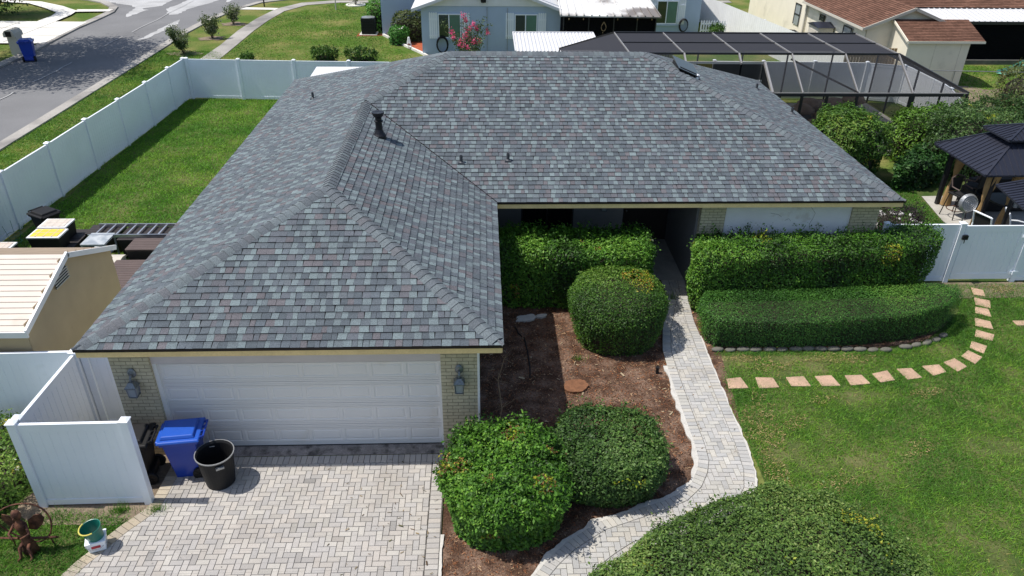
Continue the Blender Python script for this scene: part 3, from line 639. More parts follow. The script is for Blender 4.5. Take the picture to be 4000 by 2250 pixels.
def lantern(x, y, z, parent=house):
    b = MB(); b.lathe([(.0, .0), (.07, .012), (.075, .03), (.05, .05), (0, .06)], 0, 0, 14, M=Matrix.Translation((x, y, z+.17)) @ Matrix.Rotation(R(90), 4, 'X') @ Matrix.Scale(1.35, 4, (0, 1, 0)))
    b.tube([(x, y-.04, z+.16), (x, y-.09, z+.15), (x, y-.13, z+.11), (x, y-.13, z+.04)], .022, 8)
    b.taper(x, y-.13, z-.03, z+.055, .095, .095, .04, .04); b.taper(x, y-.13, z-.05, z-.03, .1, .1, .1, .1)
    for sx in (-1, 1):
        for sy_ in (-1, 1): b.bar((x+sx*.08, y-.13+sy_*.08, z-.045), (x+sx*.068, y-.13+sy_*.068, z-.25), .016, .016)
    b.bar((x, y-.13, z-.03), (x, y-.13, z-.25), .012, .012); b.taper(x, y-.13, z-.27, z-.245, .06, .06, .08, .08)
    o = b.build('wall_lantern', M['pewter'], parent)
    b = MB(); b.taper(x, y-.13, z-.246, z-.05, .06, .06, .072, .072); b.build('lantern_glass', M['clear'], o)
lantern(-6.27, 11.05, 1.78); lantern(-.46, 11.05, 1.78); lantern(3.3, 18.9, 1.85)
# ================================================================= FENCES
def fence(name, label, posts, h=1.8, cat='fence', group=None, z0=0, groove=True, hp=None):
    P = [Vector((p[0], p[1], 0)) for p in posts]; hp = hp or h+.06
    t = thing(name, label, cat, P[0], group)
    for p in P:
        b = MB(); b.box(p.x-.064, p.x+.064, p.y-.064, p.y+.064, 0, hp-.02); b.taper(p.x, p.y, hp-.02, hp, .08, .08, .08, .08); b.taper(p.x, p.y, hp, hp+.03, .078, .078, .03, .03); b.build('post', M['white'], t)
    for i in range(len(P)-1):
        a, c_ = P[i], P[i+1]; d = (c_-a); Ln = d.length; d.normalize(); n = Vector((-d.y, d.x, 0)); b = MB()
        T = Matrix(((d.x, n.x, 0, a.x), (d.y, n.y, 0, a.y), (0, 0, 1, 0), (0, 0, 0, 1)))
        b.box(.066, Ln-.066, -.022, .022, h-.15, h, M=T); b.box(.066, Ln-.066, -.028, .028, .04, .16, M=T); b.box(.06, Ln-.06, -.03, .03, h+.001, h+.012, M=T)
        s = .066
        while s < Ln-.068:
            e = min(s+.15, Ln-.066); b.box(s+.006, e-.006, -.017, .017, .162, h-.152, M=T); b.box(s, e, -.011, .011, .163, h-.153, M=T); s = e
        b.build('panel', M['white'], t)
    return t
fence('vinyl_fence', 'long white vinyl privacy fence beside the street, running from the shed to the back corner', [(-14.3, 11.2), (-14.22, 13.7), (-14.18, 16.2), (-14.12, 18.7), (-14.07, 21.15), (-13.96, 23.65), (-13.9, 26.15), (-13.8, 28.65), (-13.72, 31.1), (-13.67, 33.5), (-13.62, 35.25)])
fence('vinyl_fence', 'white vinyl privacy fence along the far edge of the back lawn', [(-13.46, 35.25), (-11.09, 35.1), (-8.55, 34.95), (-6.06, 34.85), (-3.5, 34.75), (-1, 34.7), (1.5, 34.6), (4, 34.5)])
fence('vinyl_fence', 'white vinyl fence seen through the pool screen enclosure', [(10.9, 35.4), (13.2, 35.3), (15.66, 35.3), (18.1, 35.15), (19.7, 34.6), (20.0, 32.6), (19.6, 30.6), (19.0, 28.6)], h=1.75)
fence('vinyl_fence', 'low square white vinyl screen hiding the bins by the garage, in front of the house', [(-5.93, 9.82), (-7.73, 9.8)], h=1.83)
fence('vinyl_fence', 'white vinyl fence side running back from the bin screen to the house', [(-7.73, 9.95), (-7.70, 11.87)], h=1.80)
fence('vinyl_fence', 'white vinyl fence in front of the tan shed', [(-6.7, 12.0), (-7.55, 11.93), (-10, 11.88), (-12.4, 11.83), (-14.2, 11.8)], h=1.8)
fence('vinyl_fence', 'short white vinyl fence panel between the tall hedge and the gate', [(10.6, 17.5), (12.62, 17.48)], h=1.72)
fence('vinyl_fence', 'white vinyl fence panel at the right edge past the gate', [(14.5, 17.48), (17, 17.48), (19.5, 17.48), (22, 17.48)], h=1.6)
gt = thing('garden_gate', 'white vinyl garden gate with grooved panel and black latch', 'gate', (12.72, 17.47, 0))
b = MB(); b.box(12.72, 12.86, 17.44, 17.49, .1, 1.7); b.box(14.26, 14.4, 17.44, 17.49, .1, 1.7); b.box(12.86, 14.26, 17.44, 17.49, 1.53, 1.7); b.box(12.86, 14.26, 17.44, 17.49, .1, .28); b.build('gate_frame', M['white'], gt)
b = MB(); x = 12.86
while x < 14.25: b.box(x+.007, min(x+.15, 14.26)-.007, 17.449, 17.481, .28, 1.53); b.box(x, min(x+.15, 14.26), 17.456, 17.474, .28, 1.53); x += .15
b.build('gate_panel', M['white'], gt)
b = MB(); b.box(12.66, 12.8, 17.36, 17.44, 1.33, 1.45); b.tube([(12.7, 17.36, 1.38), (12.7, 17.33, 1.3), (12.72, 17.36, 1.24)], .012, 6); b.build('latch', M['black'], gt)
for z in (1.4, .3):
    b = MB(); b.box(14.33, 14.58, 17.41, 17.44, z-.04, z+.04); b.box(14.4, 14.46, 17.39, 17.41, z-.06, z+.06); b.build('hinge', M['white'], gt)
# ================================================================= VEGETATION
def hull(poly, H, z0, rnd, amp, inset, n, seed, noise_s=2.2):
    """random surface samples (points, outward normals) on a rounded, lumpy extruded footprint"""
    r = np.random.default_rng(seed); P = np.array(ccw([tuple(p) for p in poly])); Q = np.roll(P, -1, 0); E = Q-P; Ls = np.hypot(*E.T); per = Ls.sum()
    xs, ys = P[:, 0], P[:, 1]; area = abs(np.sum(xs*np.roll(ys, -1)-np.roll(xs, -1)*ys))/2
    ns = int(n*per*(H-z0)/(per*(H-z0)+area)); nt_ = n-ns
    k = r.choice(len(P), ns, p=Ls/per); t = r.random(ns)[:, None]; base = P[k]+E[k]*t; out = np.c_[E[k][:, 1], -E[k][:, 0]]/Ls[k][:, None]
    # smooth corner normals
    cen = P.mean(0); rad = base-cen; rad /= np.linalg.norm(rad, axis=1)[:, None]+1e-6; out2 = out*.75+rad*.35; out2 /= np.linalg.norm(out2, axis=1)[:, None]
    z = z0+(H-z0)*r.random(ns)**.9; dz = np.clip(z-(H-rnd), 0, rnd); ins = rnd-np.sqrt(np.maximum(rnd**2-dz**2, 0)); ins += inset*np.clip(1-(z-z0)/(H-z0), 0, 1)**2
    pa = np.c_[base-out*ins[:, None], z]; na = np.c_[out2*(1-dz/rnd*.7)[:, None], dz/rnd+.1]
    x = r.uniform(xs.min(), xs.max(), nt_*3); y = r.uniform(ys.min(), ys.max(), nt_*3); kk = inpoly(x, y, P); x, y = x[kk][:nt_], y[kk][:nt_]
    dm = np.full(len(x), 9.); gx = np.zeros(len(x)); gy = np.zeros(len(x))
    for i in range(len(P)):
        o = np.array([E[i][1], -E[i][0]])/Ls[i]; tt = np.clip(((x-P[i][0])*E[i][0]+(y-P[i][1])*E[i][1])/Ls[i]**2, 0, 1)
        d = np.hypot(x-P[i][0]-tt*E[i][0], y-P[i][1]-tt*E[i][1]); m_ = d < dm; dm = np.where(m_, d, dm); gx = np.where(m_, o[0], gx); gy = np.where(m_, o[1], gy)
    q = np.clip(rnd-dm, 0, rnd); zt = H-(rnd-np.sqrt(np.maximum(rnd**2-q**2, 0))); pb = np.c_[x, y, zt]; nb = np.c_[gx*q/rnd, gy*q/rnd, 1-.6*q/rnd]
    p = np.r_[pa, pb]; nn = np.r_[na, nb]; nn /= np.linalg.norm(nn, axis=1)[:, None]
    no = vnoise(p[:, 0], p[:, 1], p[:, 2], noise_s, seed)*.65+vnoise(p[:, 0], p[:, 1], p[:, 2], noise_s*2.7, seed+3)*.35
    p = p+nn*((no-.5)*2*amp)[:, None]; p[:, 2] = np.maximum(p[:, 2], .02); return p, nn, no
def leaves(name, p, nn, size, pals, parent, seed, up=.5, wild=.8, asp=.5, patch=1.3, accent=None, m='leaf', depth=.15, bw=.0):
    r = np.random.default_rng(seed+99); n = len(p); p = p-nn*(r.random(n)**1.5*depth)[:, None]+nn*(np.abs(r.normal(0, .018, n)))[:, None]
    N_ = nn+np.array([0, 0, up])+r.normal(0, wild*.5, (n, 3)); N_ /= np.linalg.norm(N_, axis=1)[:, None]
    a = np.cross(N_, r.normal(0, 1, (n, 3))); a /= np.linalg.norm(a, axis=1)[:, None]; b_ = np.cross(N_, a)
    L_ = size*r.uniform(.6, 1.35, n)[:, None]; W = L_*asp
    V = np.zeros((n, 4, 3)); V[:, 0] = p-a*L_*.5; V[:, 1] = p+b_*W*.5+N_*W*.12-a*L_*.08; V[:, 2] = p+a*L_*.5; V[:, 3] = p-b_*W*.5+N_*W*.12-a*L_*.08
    V[:, :, 2] = np.maximum(V[:, :, 2], .012)
    P_ = np.array([lin(*c) for c in pals]); q = vnoise(p[:, 0], p[:, 1], p[:, 2], patch, seed+7)*.55+r.random(n)*.45; idx = np.clip((q*1.25-.12)*len(P_), 0, len(P_)-1).astype(int)
    ti = P_[idx]*r.uniform(.72, 1.2, (n, 1))
    if accent:
        ac = np.array([lin(*c) for c in accent[0]]); q2 = vnoise(p[:, 0], p[:, 1], p[:, 2], accent[2], seed+31); k = (q2 > accent[1]) & (r.random(n) < .45); ti[k] = ac[r.integers(0, len(ac), k.sum())]*r.uniform(.8, 1.15, (k.sum(), 1))
    return npmesh(name, V.reshape(-1, 3), np.arange(n*4).reshape(n, 4), ti, M[m], parent)
def stems(poly, H, parent, seed, n=26, r0=.012, splay=.9):
    r = random.Random(seed); b = MB(); cx = sum(p[0] for p in poly)/len(poly); cy = sum(p[1] for p in poly)/len(poly)
    for i in range(n):
        e = r.choice(poly); t = r.random()*.3; x = cx+(e[0]-cx)*t; y = cy+(e[1]-cy)*t; k = r.random()**.5*splay; e = r.choice(poly); ex, ey = cx+(e[0]-cx)*k, cy+(e[1]-cy)*k
        b.tube([(x, y, 0), ((x+ex)/2+r.uniform(-.08, .08), (y+ey)/2+r.uniform(-.08, .08), H*.5), (ex, ey, H*r.uniform(.75, .97))], r0, 5, r1=r0*.4)
    return b.build('stem', M['bark'], parent)
def core(poly, H, z0, rnd, ins, parent):
    """dense twiggy interior"""
    b = MB(); P = ccw([tuple(p) for p in poly]); cx = sum(p[0] for p in P)/len(P); cy = sum(p[1] for p in P)/len(P); n = len(P); rings = []
    for f_, e in ((0, .12), (.4, 0), (.75, .03), (.93, .25)):
        rr = []
        for i, (x, y) in enumerate(P):
            a = P[i-1]; c_ = P[(i+1) % n]; tx, ty = c_[0]-a[0], c_[1]-a[1]; l = math.hypot(tx, ty)+1e-6; d = ins+e*rnd
            rr.append((x-ty/l*d, y+tx/l*d, z0+(H-ins-z0)*f_))
        rings.append(rr)
    vs = [p for rr in rings for p in rr]; fs = []
    for j in range(3):
        for i in range(n): fs.append((j*n+i, j*n+(i+1) % n, (j+1)*n+(i+1) % n, (j+1)*n+i))
    fs.append(tuple(range(3*n, 4*n))); b.add(vs, fs); return b.build('branches', M['twig'], parent)
def ell(cx, cy, a, b_, n=20, ang=0, k=1.):
    o = []
    for i in range(n):
        t = 2*math.pi*i/n; c_, s_ = math.cos(t), math.sin(t); x = a*math.copysign(abs(c_)**k, c_); y = b_*math.copysign(abs(s_)**k, s_)
        o.append((cx+x*math.cos(ang)-y*math.sin(ang), cy+x*math.sin(ang)+y*math.cos(ang)))
    return o
GR1 = [(38, 66, 20), (58, 98, 28), (78, 126, 36), (98, 150, 44), (126, 172, 60)]
GR2 = [(36, 60, 26), (52, 82, 34), (68, 102, 44), (90, 124, 60), (116, 146, 82)]
GR3 = [(44, 78, 30), (58, 102, 38), (72, 124, 46), (92, 144, 54), (118, 162, 66)]
YEL = [(150, 160, 40), (128, 148, 34), (170, 160, 60)]; BRN = [(120, 84, 52), (140, 104, 62), (104, 72, 50)]
def bush(name, label, cat, poly, H, rnd, amp, n, size, pals, seed, z0=.02, inset=.15, accent=None, group=None, dens2=None, patch=1.3, wild=1.15, sprigs=0, ins=.16, asp=.5, nstem=14):
    if n > 10000: n = int(n*1.35); size *= .84; pals = [tuple(c*.9 for c in q) for q in pals]
    cx = sum(p[0] for p in poly)/len(poly); cy = sum(p[1] for p in poly)/len(poly); t = thing(name, label, cat, (cx, cy, 0), group)
    p, nn, no = hull(poly, H, z0, rnd, amp, inset, n, seed)
    if sprigs:
        r = np.random.default_rng(seed+5); tops = np.where(nn[:, 2] > .35)[0]; c = r.choice(tops, sprigs); ex = []; en = []
        for q in c:
            m_ = r.integers(6, 16); hgt = r.uniform(.06, .26); d = nn[q]*.5+np.array([r.normal(0, .35), r.normal(0, .35), 1.]); d /= np.linalg.norm(d)
            s = r.random(m_)[:, None]*hgt; ex.append(p[q]+d*s+r.normal(0, .022, (m_, 3))); en.append(np.tile(d, (m_, 1))*.2+r.normal(0, .7, (m_, 3)))
        p = np.r_[p, np.concatenate(ex)]; e = np.concatenate(en); nn = np.r_[nn, e/np.linalg.norm(e, axis=1)[:, None]]
    leaves('foliage', p, nn, size, pals, t, seed, accent=accent, patch=patch, wild=wild, asp=asp)
    core(poly, H-amp*.8, 0, rnd, ins+amp*.7, t)
    if nstem: stems(poly, H*.9, t, seed, nstem)
    return t
bush('hedge', 'leafy box hedge under the porch eave left of the walkway', 'hedge', [(.0, 16.25), (.8, 16.15), (2, 16.05), (3.4, 15.9), (3.95, 15.85), (4.18, 16.15), (4.22, 16.8), (4.1, 17.35), (2.5, 17.45), (.0, 17.45)], 1.76, .2, .11, 27000, .085, GR1, 11, accent=(YEL+BRN, .86, 3), sprigs=240)
bush('hedge', 'tall dense box hedge under the white stucco wall right of the walkway', 'hedge', [(5.08, 16.1), (5.3, 15.75), (8, 15.78), (10.3, 16.0), (11.3, 16.35), (11.7, 16.8), (11.65, 17.4), (11.0, 17.5), (10.2, 17.08), (5.4, 17.05)], 1.78, .2, .1, 36000, .078, GR1, 12, accent=(YEL, .8, 1.3), sprigs=260)
bush('hedge', 'low smooth clipped hedge with curved right end beside the stepping stones', 'hedge', [(5.15, 14.6), (5.35, 14.3), (7, 14.2), (8.9, 14.28), (10.2, 14.5), (11.1, 14.85), (11.65, 15.3), (11.8, 15.75), (11.3, 15.9), (8, 15.65), (5.4, 15.6), (5.12, 15.2)], .92, .12, .03, 46000, .042, GR3, 13, accent=(YEL, .86, .9), inset=.12, wild=.7, patch=.9)
bush('round_bush', 'rounded clipped bush on the mulch against the walkway, in front of the porch', 'bush', ell(3.15, 15.05, 1.18, 1.22, 22, 0, .85), 1.46, .62, .07, 24000, .055, [(44, 76, 22), (60, 100, 28), (80, 122, 34), (104, 144, 46), (132, 164, 72)], 14, accent=(YEL+[(170, 120, 50)], .74, 1.2), inset=.25, sprigs=30)
bush('round_bush', 'large shaggy bush at the corner of the driveway with bright new shoots', 'bush', ell(.32, 9.55, 1.12, 1.18, 22, .1, .8), 1.22, .58, .15, 26000, .085, GR1, 15, accent=(YEL+BRN, .8, 2.5), sprigs=300, inset=.25)
bush('round_bush', 'rounded bush on the mulch beside the bend of the walkway', 'bush', ell(2.18, 10.25, 1.12, 1.0, 22, 0, .85), 1.12, .58, .13, 18000, .072, [(44, 72, 28), (58, 90, 36), (74, 110, 46), (94, 130, 58), (118, 150, 76)], 16, accent=(YEL, .86, 2.2), sprigs=150, inset=.2)
bush('spreading_shrub', 'broad low spreading shrub at the bottom edge between walkway and lawn', 'shrub', [(1.3, 7.1), (1.6, 7.75), (2.2, 8.2), (2.8, 8.65), (3.7, 9.1), (4.35, 9.38), (5.1, 9.62), (5.95, 9.3), (6.5, 8.65), (6.8, 8.0), (7.0, 7.4), (7.0, 6.4), (6, 5.4), (3, 5.2), (1.6, 6)], .72, .5, .12, 52000, .066, [(56, 82, 32), (74, 104, 42), (94, 128, 54), (116, 146, 66), (140, 160, 84)], 17, accent=(YEL, .86, 2.5), sprigs=320, inset=.1, wild=.9)
bush('tree', 'bushy yellow green tree standing beside the pool screen enclosure', 'tree', ell(12.9, 25.2, 1.45, 1.45, 20, .3), 2.5, 1.3, .32, 15000, .1, [(44, 76, 22), (60, 98, 28), (80, 122, 38), (104, 142, 50), (130, 156, 64)], 18, z0=.3, sprigs=90, inset=.4, accent=(YEL, .8, 2), asp=.55)
bush('shrub', 'wide glossy dark shrub behind the black gazebo', 'shrub', ell(18.6, 26.4, 2.7, 1.7, 22, .35), 2.3, 1.2, .38, 17000, .11, GR2, 19, sprigs=130, accent=(YEL, .85, 2))
bush('shrub', 'bright green shrub at the screen enclosure corner behind the gazebo', 'shrub', ell(16.6, 27.0, 1.3, 1.0, 18), 2.0, .9, .3, 6500, .1, [(58, 92, 24), (78, 118, 32), (100, 140, 44), (122, 156, 56)], 20, sprigs=60)
bush('shrub', 'dark broad leaved shrub between the yellow green tree and the gazebo', 'shrub', [(14.2, 23.8), (15.4, 23.9), (16.5, 24.6), (17.2, 25.2), (16.0, 25.9), (14.9, 25.0)], .95, .5, .3, 6500, .13, [(28, 54, 24), (40, 74, 32), (54, 94, 40), (72, 114, 50)], 21, sprigs=80)
bush('shrub', 'brownish hedge shrub at the right edge behind the wire fence', 'shrub', ell(25.2, 32.5, 1.6, 2.4, 18, .2), 2.1, 1.0, .35, 6500, .11, [(56, 70, 34), (78, 92, 44), (98, 110, 54), (112, 96, 64)], 22, sprigs=60)
bush('shrub', 'leafy shrub behind the white bin screen at the left edge', 'shrub', [(-8.1, 9.6), (-8.05, 10.8), (-8.2, 11.5), (-9.4, 11.6), (-10.2, 10.4), (-9.6, 8.9), (-8.6, 8.7)], .8, .4, .2, 9000, .07, [(52, 84, 22), (72, 108, 30), (98, 132, 44), (124, 150, 62)], 23, sprigs=120, accent=([(220, 220, 210), (180, 170, 60)], .84, 3))
bush('round_bush', 'dark olive rounded bush against the pale blue wall in red mulch', 'bush', ell(-4.35, 48.3, 1.25, 1.0, 16), 1.7, .8, .2, 3500, .13, [(46, 62, 28), (64, 80, 34), (86, 98, 44)], 24, sprigs=0, nstem=6)
bush('round_bush', 'small bright green white flowering bush in front of the olive bush', 'bush', ell(-5.0, 47.0, .72, .6, 14), 1.05, .5, .12, 2200, .11, [(48, 100, 34), (70, 130, 44), (92, 150, 60)], 25, accent=([(235, 235, 225)], .84, 5), nstem=5)
bush('round_bush', 'bright green bush beside the corner of the pale blue house behind the air conditioner', 'bush', ell(-6.7, 51.3, .75, 1.1, 14), 2.0, .7, .15, 2600, .13, [(60, 110, 34), (84, 140, 46), (110, 160, 60)], 26, nstem=5)
for i, (x, y, rx, h_, lb) in enumerate(((-8.6, 42.3, .75, .75, 'spiky green shrub behind the back fence, left one of the two'), (-6.6, 42.2, .95, .7, 'wider spiky green shrub behind the back fence, right one of the two'), (-12.9, 42.6, .4, .3, 'small low plant just behind the back fence near the sidewalk'), (20.2, 50.6, .5, .7, 'small green bush beside the white picket fence'))):
    if i == 3: x, y = 15.0, 49.3
    bush('shrub', lb, 'shrub', ell(x, y, rx, .4, 12), h_, .3, .12, 1300, .1, [(44, 76, 24), (62, 98, 32), (84, 120, 44)], 30+i, sprigs=70, nstem=5)
bush('dried_plant', 'dark leafless straggly plant against the right end wall of the house', 'plant', ell(12.55, 20.3, .75, 1.0, 14), 1.0, .45, .25, 5200, .055, [(34, 26, 26), (46, 34, 34), (40, 44, 30)], 35, sprigs=60, nstem=50)
# crape myrtles along the kerb, pink crape myrtle
def myrtle(label, x, y, h_, seed, flower, dens=900, group='small crape myrtles planted along the kerb', rad=.55, n=9):
    t = thing('crape_myrtle', label, 'small tree', (x, y, 0), group); r = random.Random(seed); b = MB(); rr = np.random.default_rng(seed); pts = []
    for k in range(n):
        a = r.random()*6.28; e = Vector((x+math.cos(a)*rad*r.uniform(.3, 1), y+math.sin(a)*rad*r.uniform(.3, 1), h_*r.uniform(.65, 1)))
        b.tube([(x+.04*math.cos(a), y+.04*math.sin(a), 0), (x+(e.x-x)*.35, y+(e.y-y)*.35, e.z*.5), tuple(e)], .014, 5, r1=.005)
        for q in range(dens//n):
            s = r.uniform(.3, 1.05); pts.append((x+(e.x-x)*s+rr.normal(0, .1), y+(e.y-y)*s+rr.normal(0, .1), e.z*s+rr.normal(0, .08)))
    b.build('trunk', M['bark'], t); p = np.array(pts); nn = rr.normal(0, 1, p.shape); nn /= np.linalg.norm(nn, axis=1)[:, None]
    leaves('foliage', p, nn, .11, [(60, 82, 42), (84, 104, 58), (108, 124, 78)]+([(140, 148, 112)] if not flower else []), t, seed, accent=(([(190, 186, 170), (150, 154, 124)], .58, 3) if not flower else None), depth=.02)
    if flower:
        tips = []
        for k in range(42):
            s = pts[r.randrange(len(pts))]
            if s[2] > h_*.45:
                for q in range(40): tips.append((s[0]+rr.normal(0, .055), s[1]+rr.normal(0, .055), s[2]+abs(rr.normal(0, .14))))
        p = np.array(tips); nn = rr.normal(0, 1, p.shape); nn /= np.linalg.norm(nn, axis=1)[:, None]
        leaves('blossom', p, nn, .1, [(214, 84, 120), (236, 110, 150), (240, 84, 150), (222, 120, 130)], t, seed+2, depth=.02)
myrtle('nearest of the crape myrtles on the street verge, fullest, nearest the white fence', -16.95, 44.3, 1.55, 41, False, 2600, rad=.85, n=15)
myrtle('middle crape myrtle on the street verge, pale leaves', -16.6, 48.4, 1.45, 42, False, 1900, rad=.6, n=12)
myrtle('farthest crape myrtle on the street verge, smallest and reddish', -16.6, 52.9, 1.2, 43, False, 1500, rad=.55, n=12)
myrtle('pink flowering crape myrtle in front of the pale blue house window', -.75, 41.6, 2.3, 44, True, 2200, group=None, rad=1.35, n=18)
tag(MB().lathe([(.75, 0), (.75, .07), (.6, .07), (.6, .02), (0, .05)], -9.56, 60.5, 18).build('tree_ring', M['conc_w']), 'pale round edging ring around the small tree on the far lawn', 'edging')
myrtle('small dark tree inside a round ring on the far neighbour lawn', -9.56, 60.5, 1.6, 46, False, 900, group=None, rad=.6)
for x, y in ((-16.95, 44.3), (-16.6, 48.4), (-16.6, 52.9)): sheet('mulch_ring', blob(x, y, .85, .6, 0, int(y)), .018, M['dirt'])
# street trees outside the frame on the left (crown overhangs the road) and at the top left corner
def bigtree(label, x, y, z0, z1, rx, ry, n, seed, size=.3, clumps=60, lean=(0, 0)):
    t = thing('street_tree', label, 'tree', (x, y, 0)); r = np.random.default_rng(seed); b = MB()
    b.tube([(x, y, 0), (x+.1, y, z0*.6), (x+lean[0]*.3, y+lean[1]*.3, z0)], .28, 10, r1=.2); pts = []
    cx, cy = x+lean[0], y+lean[1]
    for k in range(clumps):
        a = r.random()*6.28; q = r.random()**.5; zz = r.uniform(z0, z1); sc = math.sin(math.pi*min(1, max(.15, (zz-z0)/(z1-z0)*.8+.2)))
        e = np.array([cx+math.cos(a)*rx*q*sc, cy+math.sin(a)*ry*q*sc, zz])
        if k < 16: b.tube([(x+lean[0]*.3, y+lean[1]*.3, z0*.95), tuple((e+np.array([x, y, z0+.8]))/2), tuple(e)], .09, 6, r1=.02)
        m_ = n//clumps; pts.append(e+r.normal(0, 1, (m_, 3))*np.array([.62, .62, .4]))
    b.build('trunk', M['bark'], t); p = np.concatenate(pts); nn = r.normal(0, 1, p.shape); nn /= np.linalg.norm(nn, axis=1)[:, None]
    leaves('crown', p, nn, size, [(34, 58, 22), (48, 78, 28), (64, 98, 36)], t, seed, depth=.02)
bigtree('tall street tree just outside the left edge whose leafy crown shades the road', -30.5, 41.5, 4.6, 10, 4.7, 6.6, 26000, 51, .26, 120, (4.2, .5))
bigtree('dark leafy tree at the far left corner by the curved sidewalk', -34.0, 55.6, .5, 7, 2.3, 2.6, 12000, 52, .2, 90)
# ---------------- grass blades
def blades(name, poly, dens, hmin, hmax, wd, seed, excl=(), dry=.62, pals=None, fade=None):
    r = np.random.default_rng(seed); xs = [p[0] for p in poly]; ys = [p[1] for p in poly]; A_ = (max(xs)-min(xs))*(max(ys)-min(ys)); n = int(A_*dens)
    x = r.uniform(min(xs), max(xs), n); y = r.uniform(min(ys), max(ys), n); k = inpoly(x, y, poly)
    for e in excl: k &= ~inpoly(x, y, e)
    q = vnoise(x, y, 0, .55, seed)*.5+vnoise(x, y, 0, 1.9, seed+1)*.3+vnoise(x, y, 0, 5., seed+2)*.2
    k &= (r.random(n) > np.clip((q-dry)*6, 0, .75)); x, y, q = x[k], y[k], q[k]; n = len(x)
    h = r.uniform(hmin, hmax, n)*(1.15-.4*q); a = r.uniform(0, 6.28, n); ln = r.normal(0, .95, (n, 2))*h[:, None]; ww = wd*r.uniform(.7, 1.4, n)
    V = np.zeros((n, 3, 3)); V[:, 0] = np.c_[x-np.cos(a)*ww, y-np.sin(a)*ww, np.full(n, .003)]; V[:, 1] = np.c_[x+np.cos(a)*ww, y+np.sin(a)*ww, np.full(n, .003)]; V[:, 2] = np.c_[x+ln[:, 0], y+ln[:, 1], h]
    P_ = np.array([lin(*c) for c in (pals or [(66, 114, 30), (84, 134, 36), (106, 152, 44), (130, 164, 54), (168, 154, 92)])]); f_ = q*.7+r.random(n)*.3
    idx = np.clip((f_-.18)*1.45*len(P_), 0, len(P_)-1).astype(int); ti = P_[idx]*r.uniform(.58, 1.25, (n, 1))
    o = npmesh(name, V.reshape(-1, 3), np.arange(n*3).reshape(n, 3), ti, M['blade']); o['kind'] = 'stuff'; return o
steps = [(5.51, 13.03), (6.18, 13.02), (6.91, 13.07), (7.58, 13.07), (8.24, 13.1), (8.9, 13.18), (9.55, 13.3), (10.21, 13.43), (10.79, 13.6), (11.34, 13.9), (11.71, 14.29), (12.15, 14.78), (12.45, 15.32), (12.75, 15.89), (13.0, 16.31), (13.22, 16.86)]
stepx = []
for i, (x, y) in enumerate(steps):
    d = Vector(steps[min(i+1, len(steps)-1)])-Vector(steps[max(i-1, 0)]); an = math.atan2(d.y, d.x); hw = .2
    pp = []
    for sx, sy_ in ((-1, -1), (1, -1), (1, 1), (-1, 1)):
        u_, v_ = sx*hw+random.uniform(-.035, .035), sy_*.175+random.uniform(-.035, .035); pp.append((x+u_*math.cos(an)-v_*math.sin(an), y+u_*math.sin(an)+v_*math.cos(an)))
    stepx.append((pp, x, y))
desc = ['nearest the walkway, first of the row', 'second from the walkway', 'third from the walkway', 'fourth from the walkway', 'fifth from the walkway', 'sixth from the walkway', 'seventh from the walkway', 'eighth from the walkway, cracked edge', 'ninth from the walkway where the row starts to bend', 'tenth from the walkway on the bend', 'eleventh from the walkway on the bend', 'at the outermost part of the bend', 'fourth from the gate', 'third from the gate', 'second from the gate', 'nearest the gate, last of the row']
for (pp, x, y), dsc in zip(stepx, desc):
    o = MB().prism(pp, 0, .035).build('stepping_stone', M['step'], bevel=.01); tag(o, 'pinkish square stepping stone '+dsc, 'stepping stone', 'square stepping stones curving across the lawn')
o = MB().box(13.25, 14.1, 15.2, 15.42, 0, .04).build('stepping_stone', M['step'], bevel=.01); tag(o, 'lone pinkish stone slab at the right edge of the lawn', 'stepping stone')
EX = [[((px-x)*.9+x, (py-y)*.9+y) for px, py in pp] for pp, x, y in stepx]
blades('grass', [(5.2, 6.6), (18, 6.6), (19.5, 12), (20, 17.3), (12.3, 17.3), (12.2, 16), (11.4, 15), (10.2, 14.3), (9, 14.1), (5.6, 14.1), (5.42, 13.0), (5.25, 12), (5.2, 10.5)], 2300, .025, .075, .006, 61, EX, dry=.55)
blades('grass', [(-13.9, 12), (-6.4, 12), (-6.4, 35), (-13.6, 35)], 950, .03, .085, .009, 62, [[(-9.9, 11.9), (-8.3, 11.9), (-8.3, 18), (-9.9, 18)]], pals=[(78, 138, 28), (94, 152, 34), (112, 166, 40), (132, 176, 50), (150, 178, 66)], dry=.75)
blades('grass', [(-11, 6), (-6.9, 6), (-6.65, 8.3), (-6.3, 9.1), (-6.1, 9.45), (-7.5, 9.6), (-8.4, 9.0), (-11, 9.5)], 2400, .03, .1, .006, 63, dry=.5)
blades('grass', [(10.6, 18.2), (12.2, 18.0), (14.7, 17.7), (14.7, 21.5), (15, 23.5), (15.2, 24.1), (14, 25), (10.6, 24)], 1300, .03, .08, .009, 64, dry=.8, pals=[(60, 112, 30), (76, 130, 34), (92, 146, 40)])
blades('grass', [(-18.5, 14), (-14.15, 14), (-13.7, 36), (-14.6, 44), (-15.6, 45), (-18.7, 45)], 700, .03, .08, .012, 65, dry=.8)
blades('grass', [(-14.5, 43), (-14.4, 56), (-11, 61.3), (-6.4, 61.5), (-6.4, 49.5), (-3.7, 43), (-2, 36), (-13.5, 36)], 200, .03, .08, .018, 66, dry=.6)
blades('grass', [(20.5, 30), (33, 30), (35, 42), (25, 42), (24.5, 37.5), (20.5, 37)], 160, .04, .08, .02, 67, dry=.5)
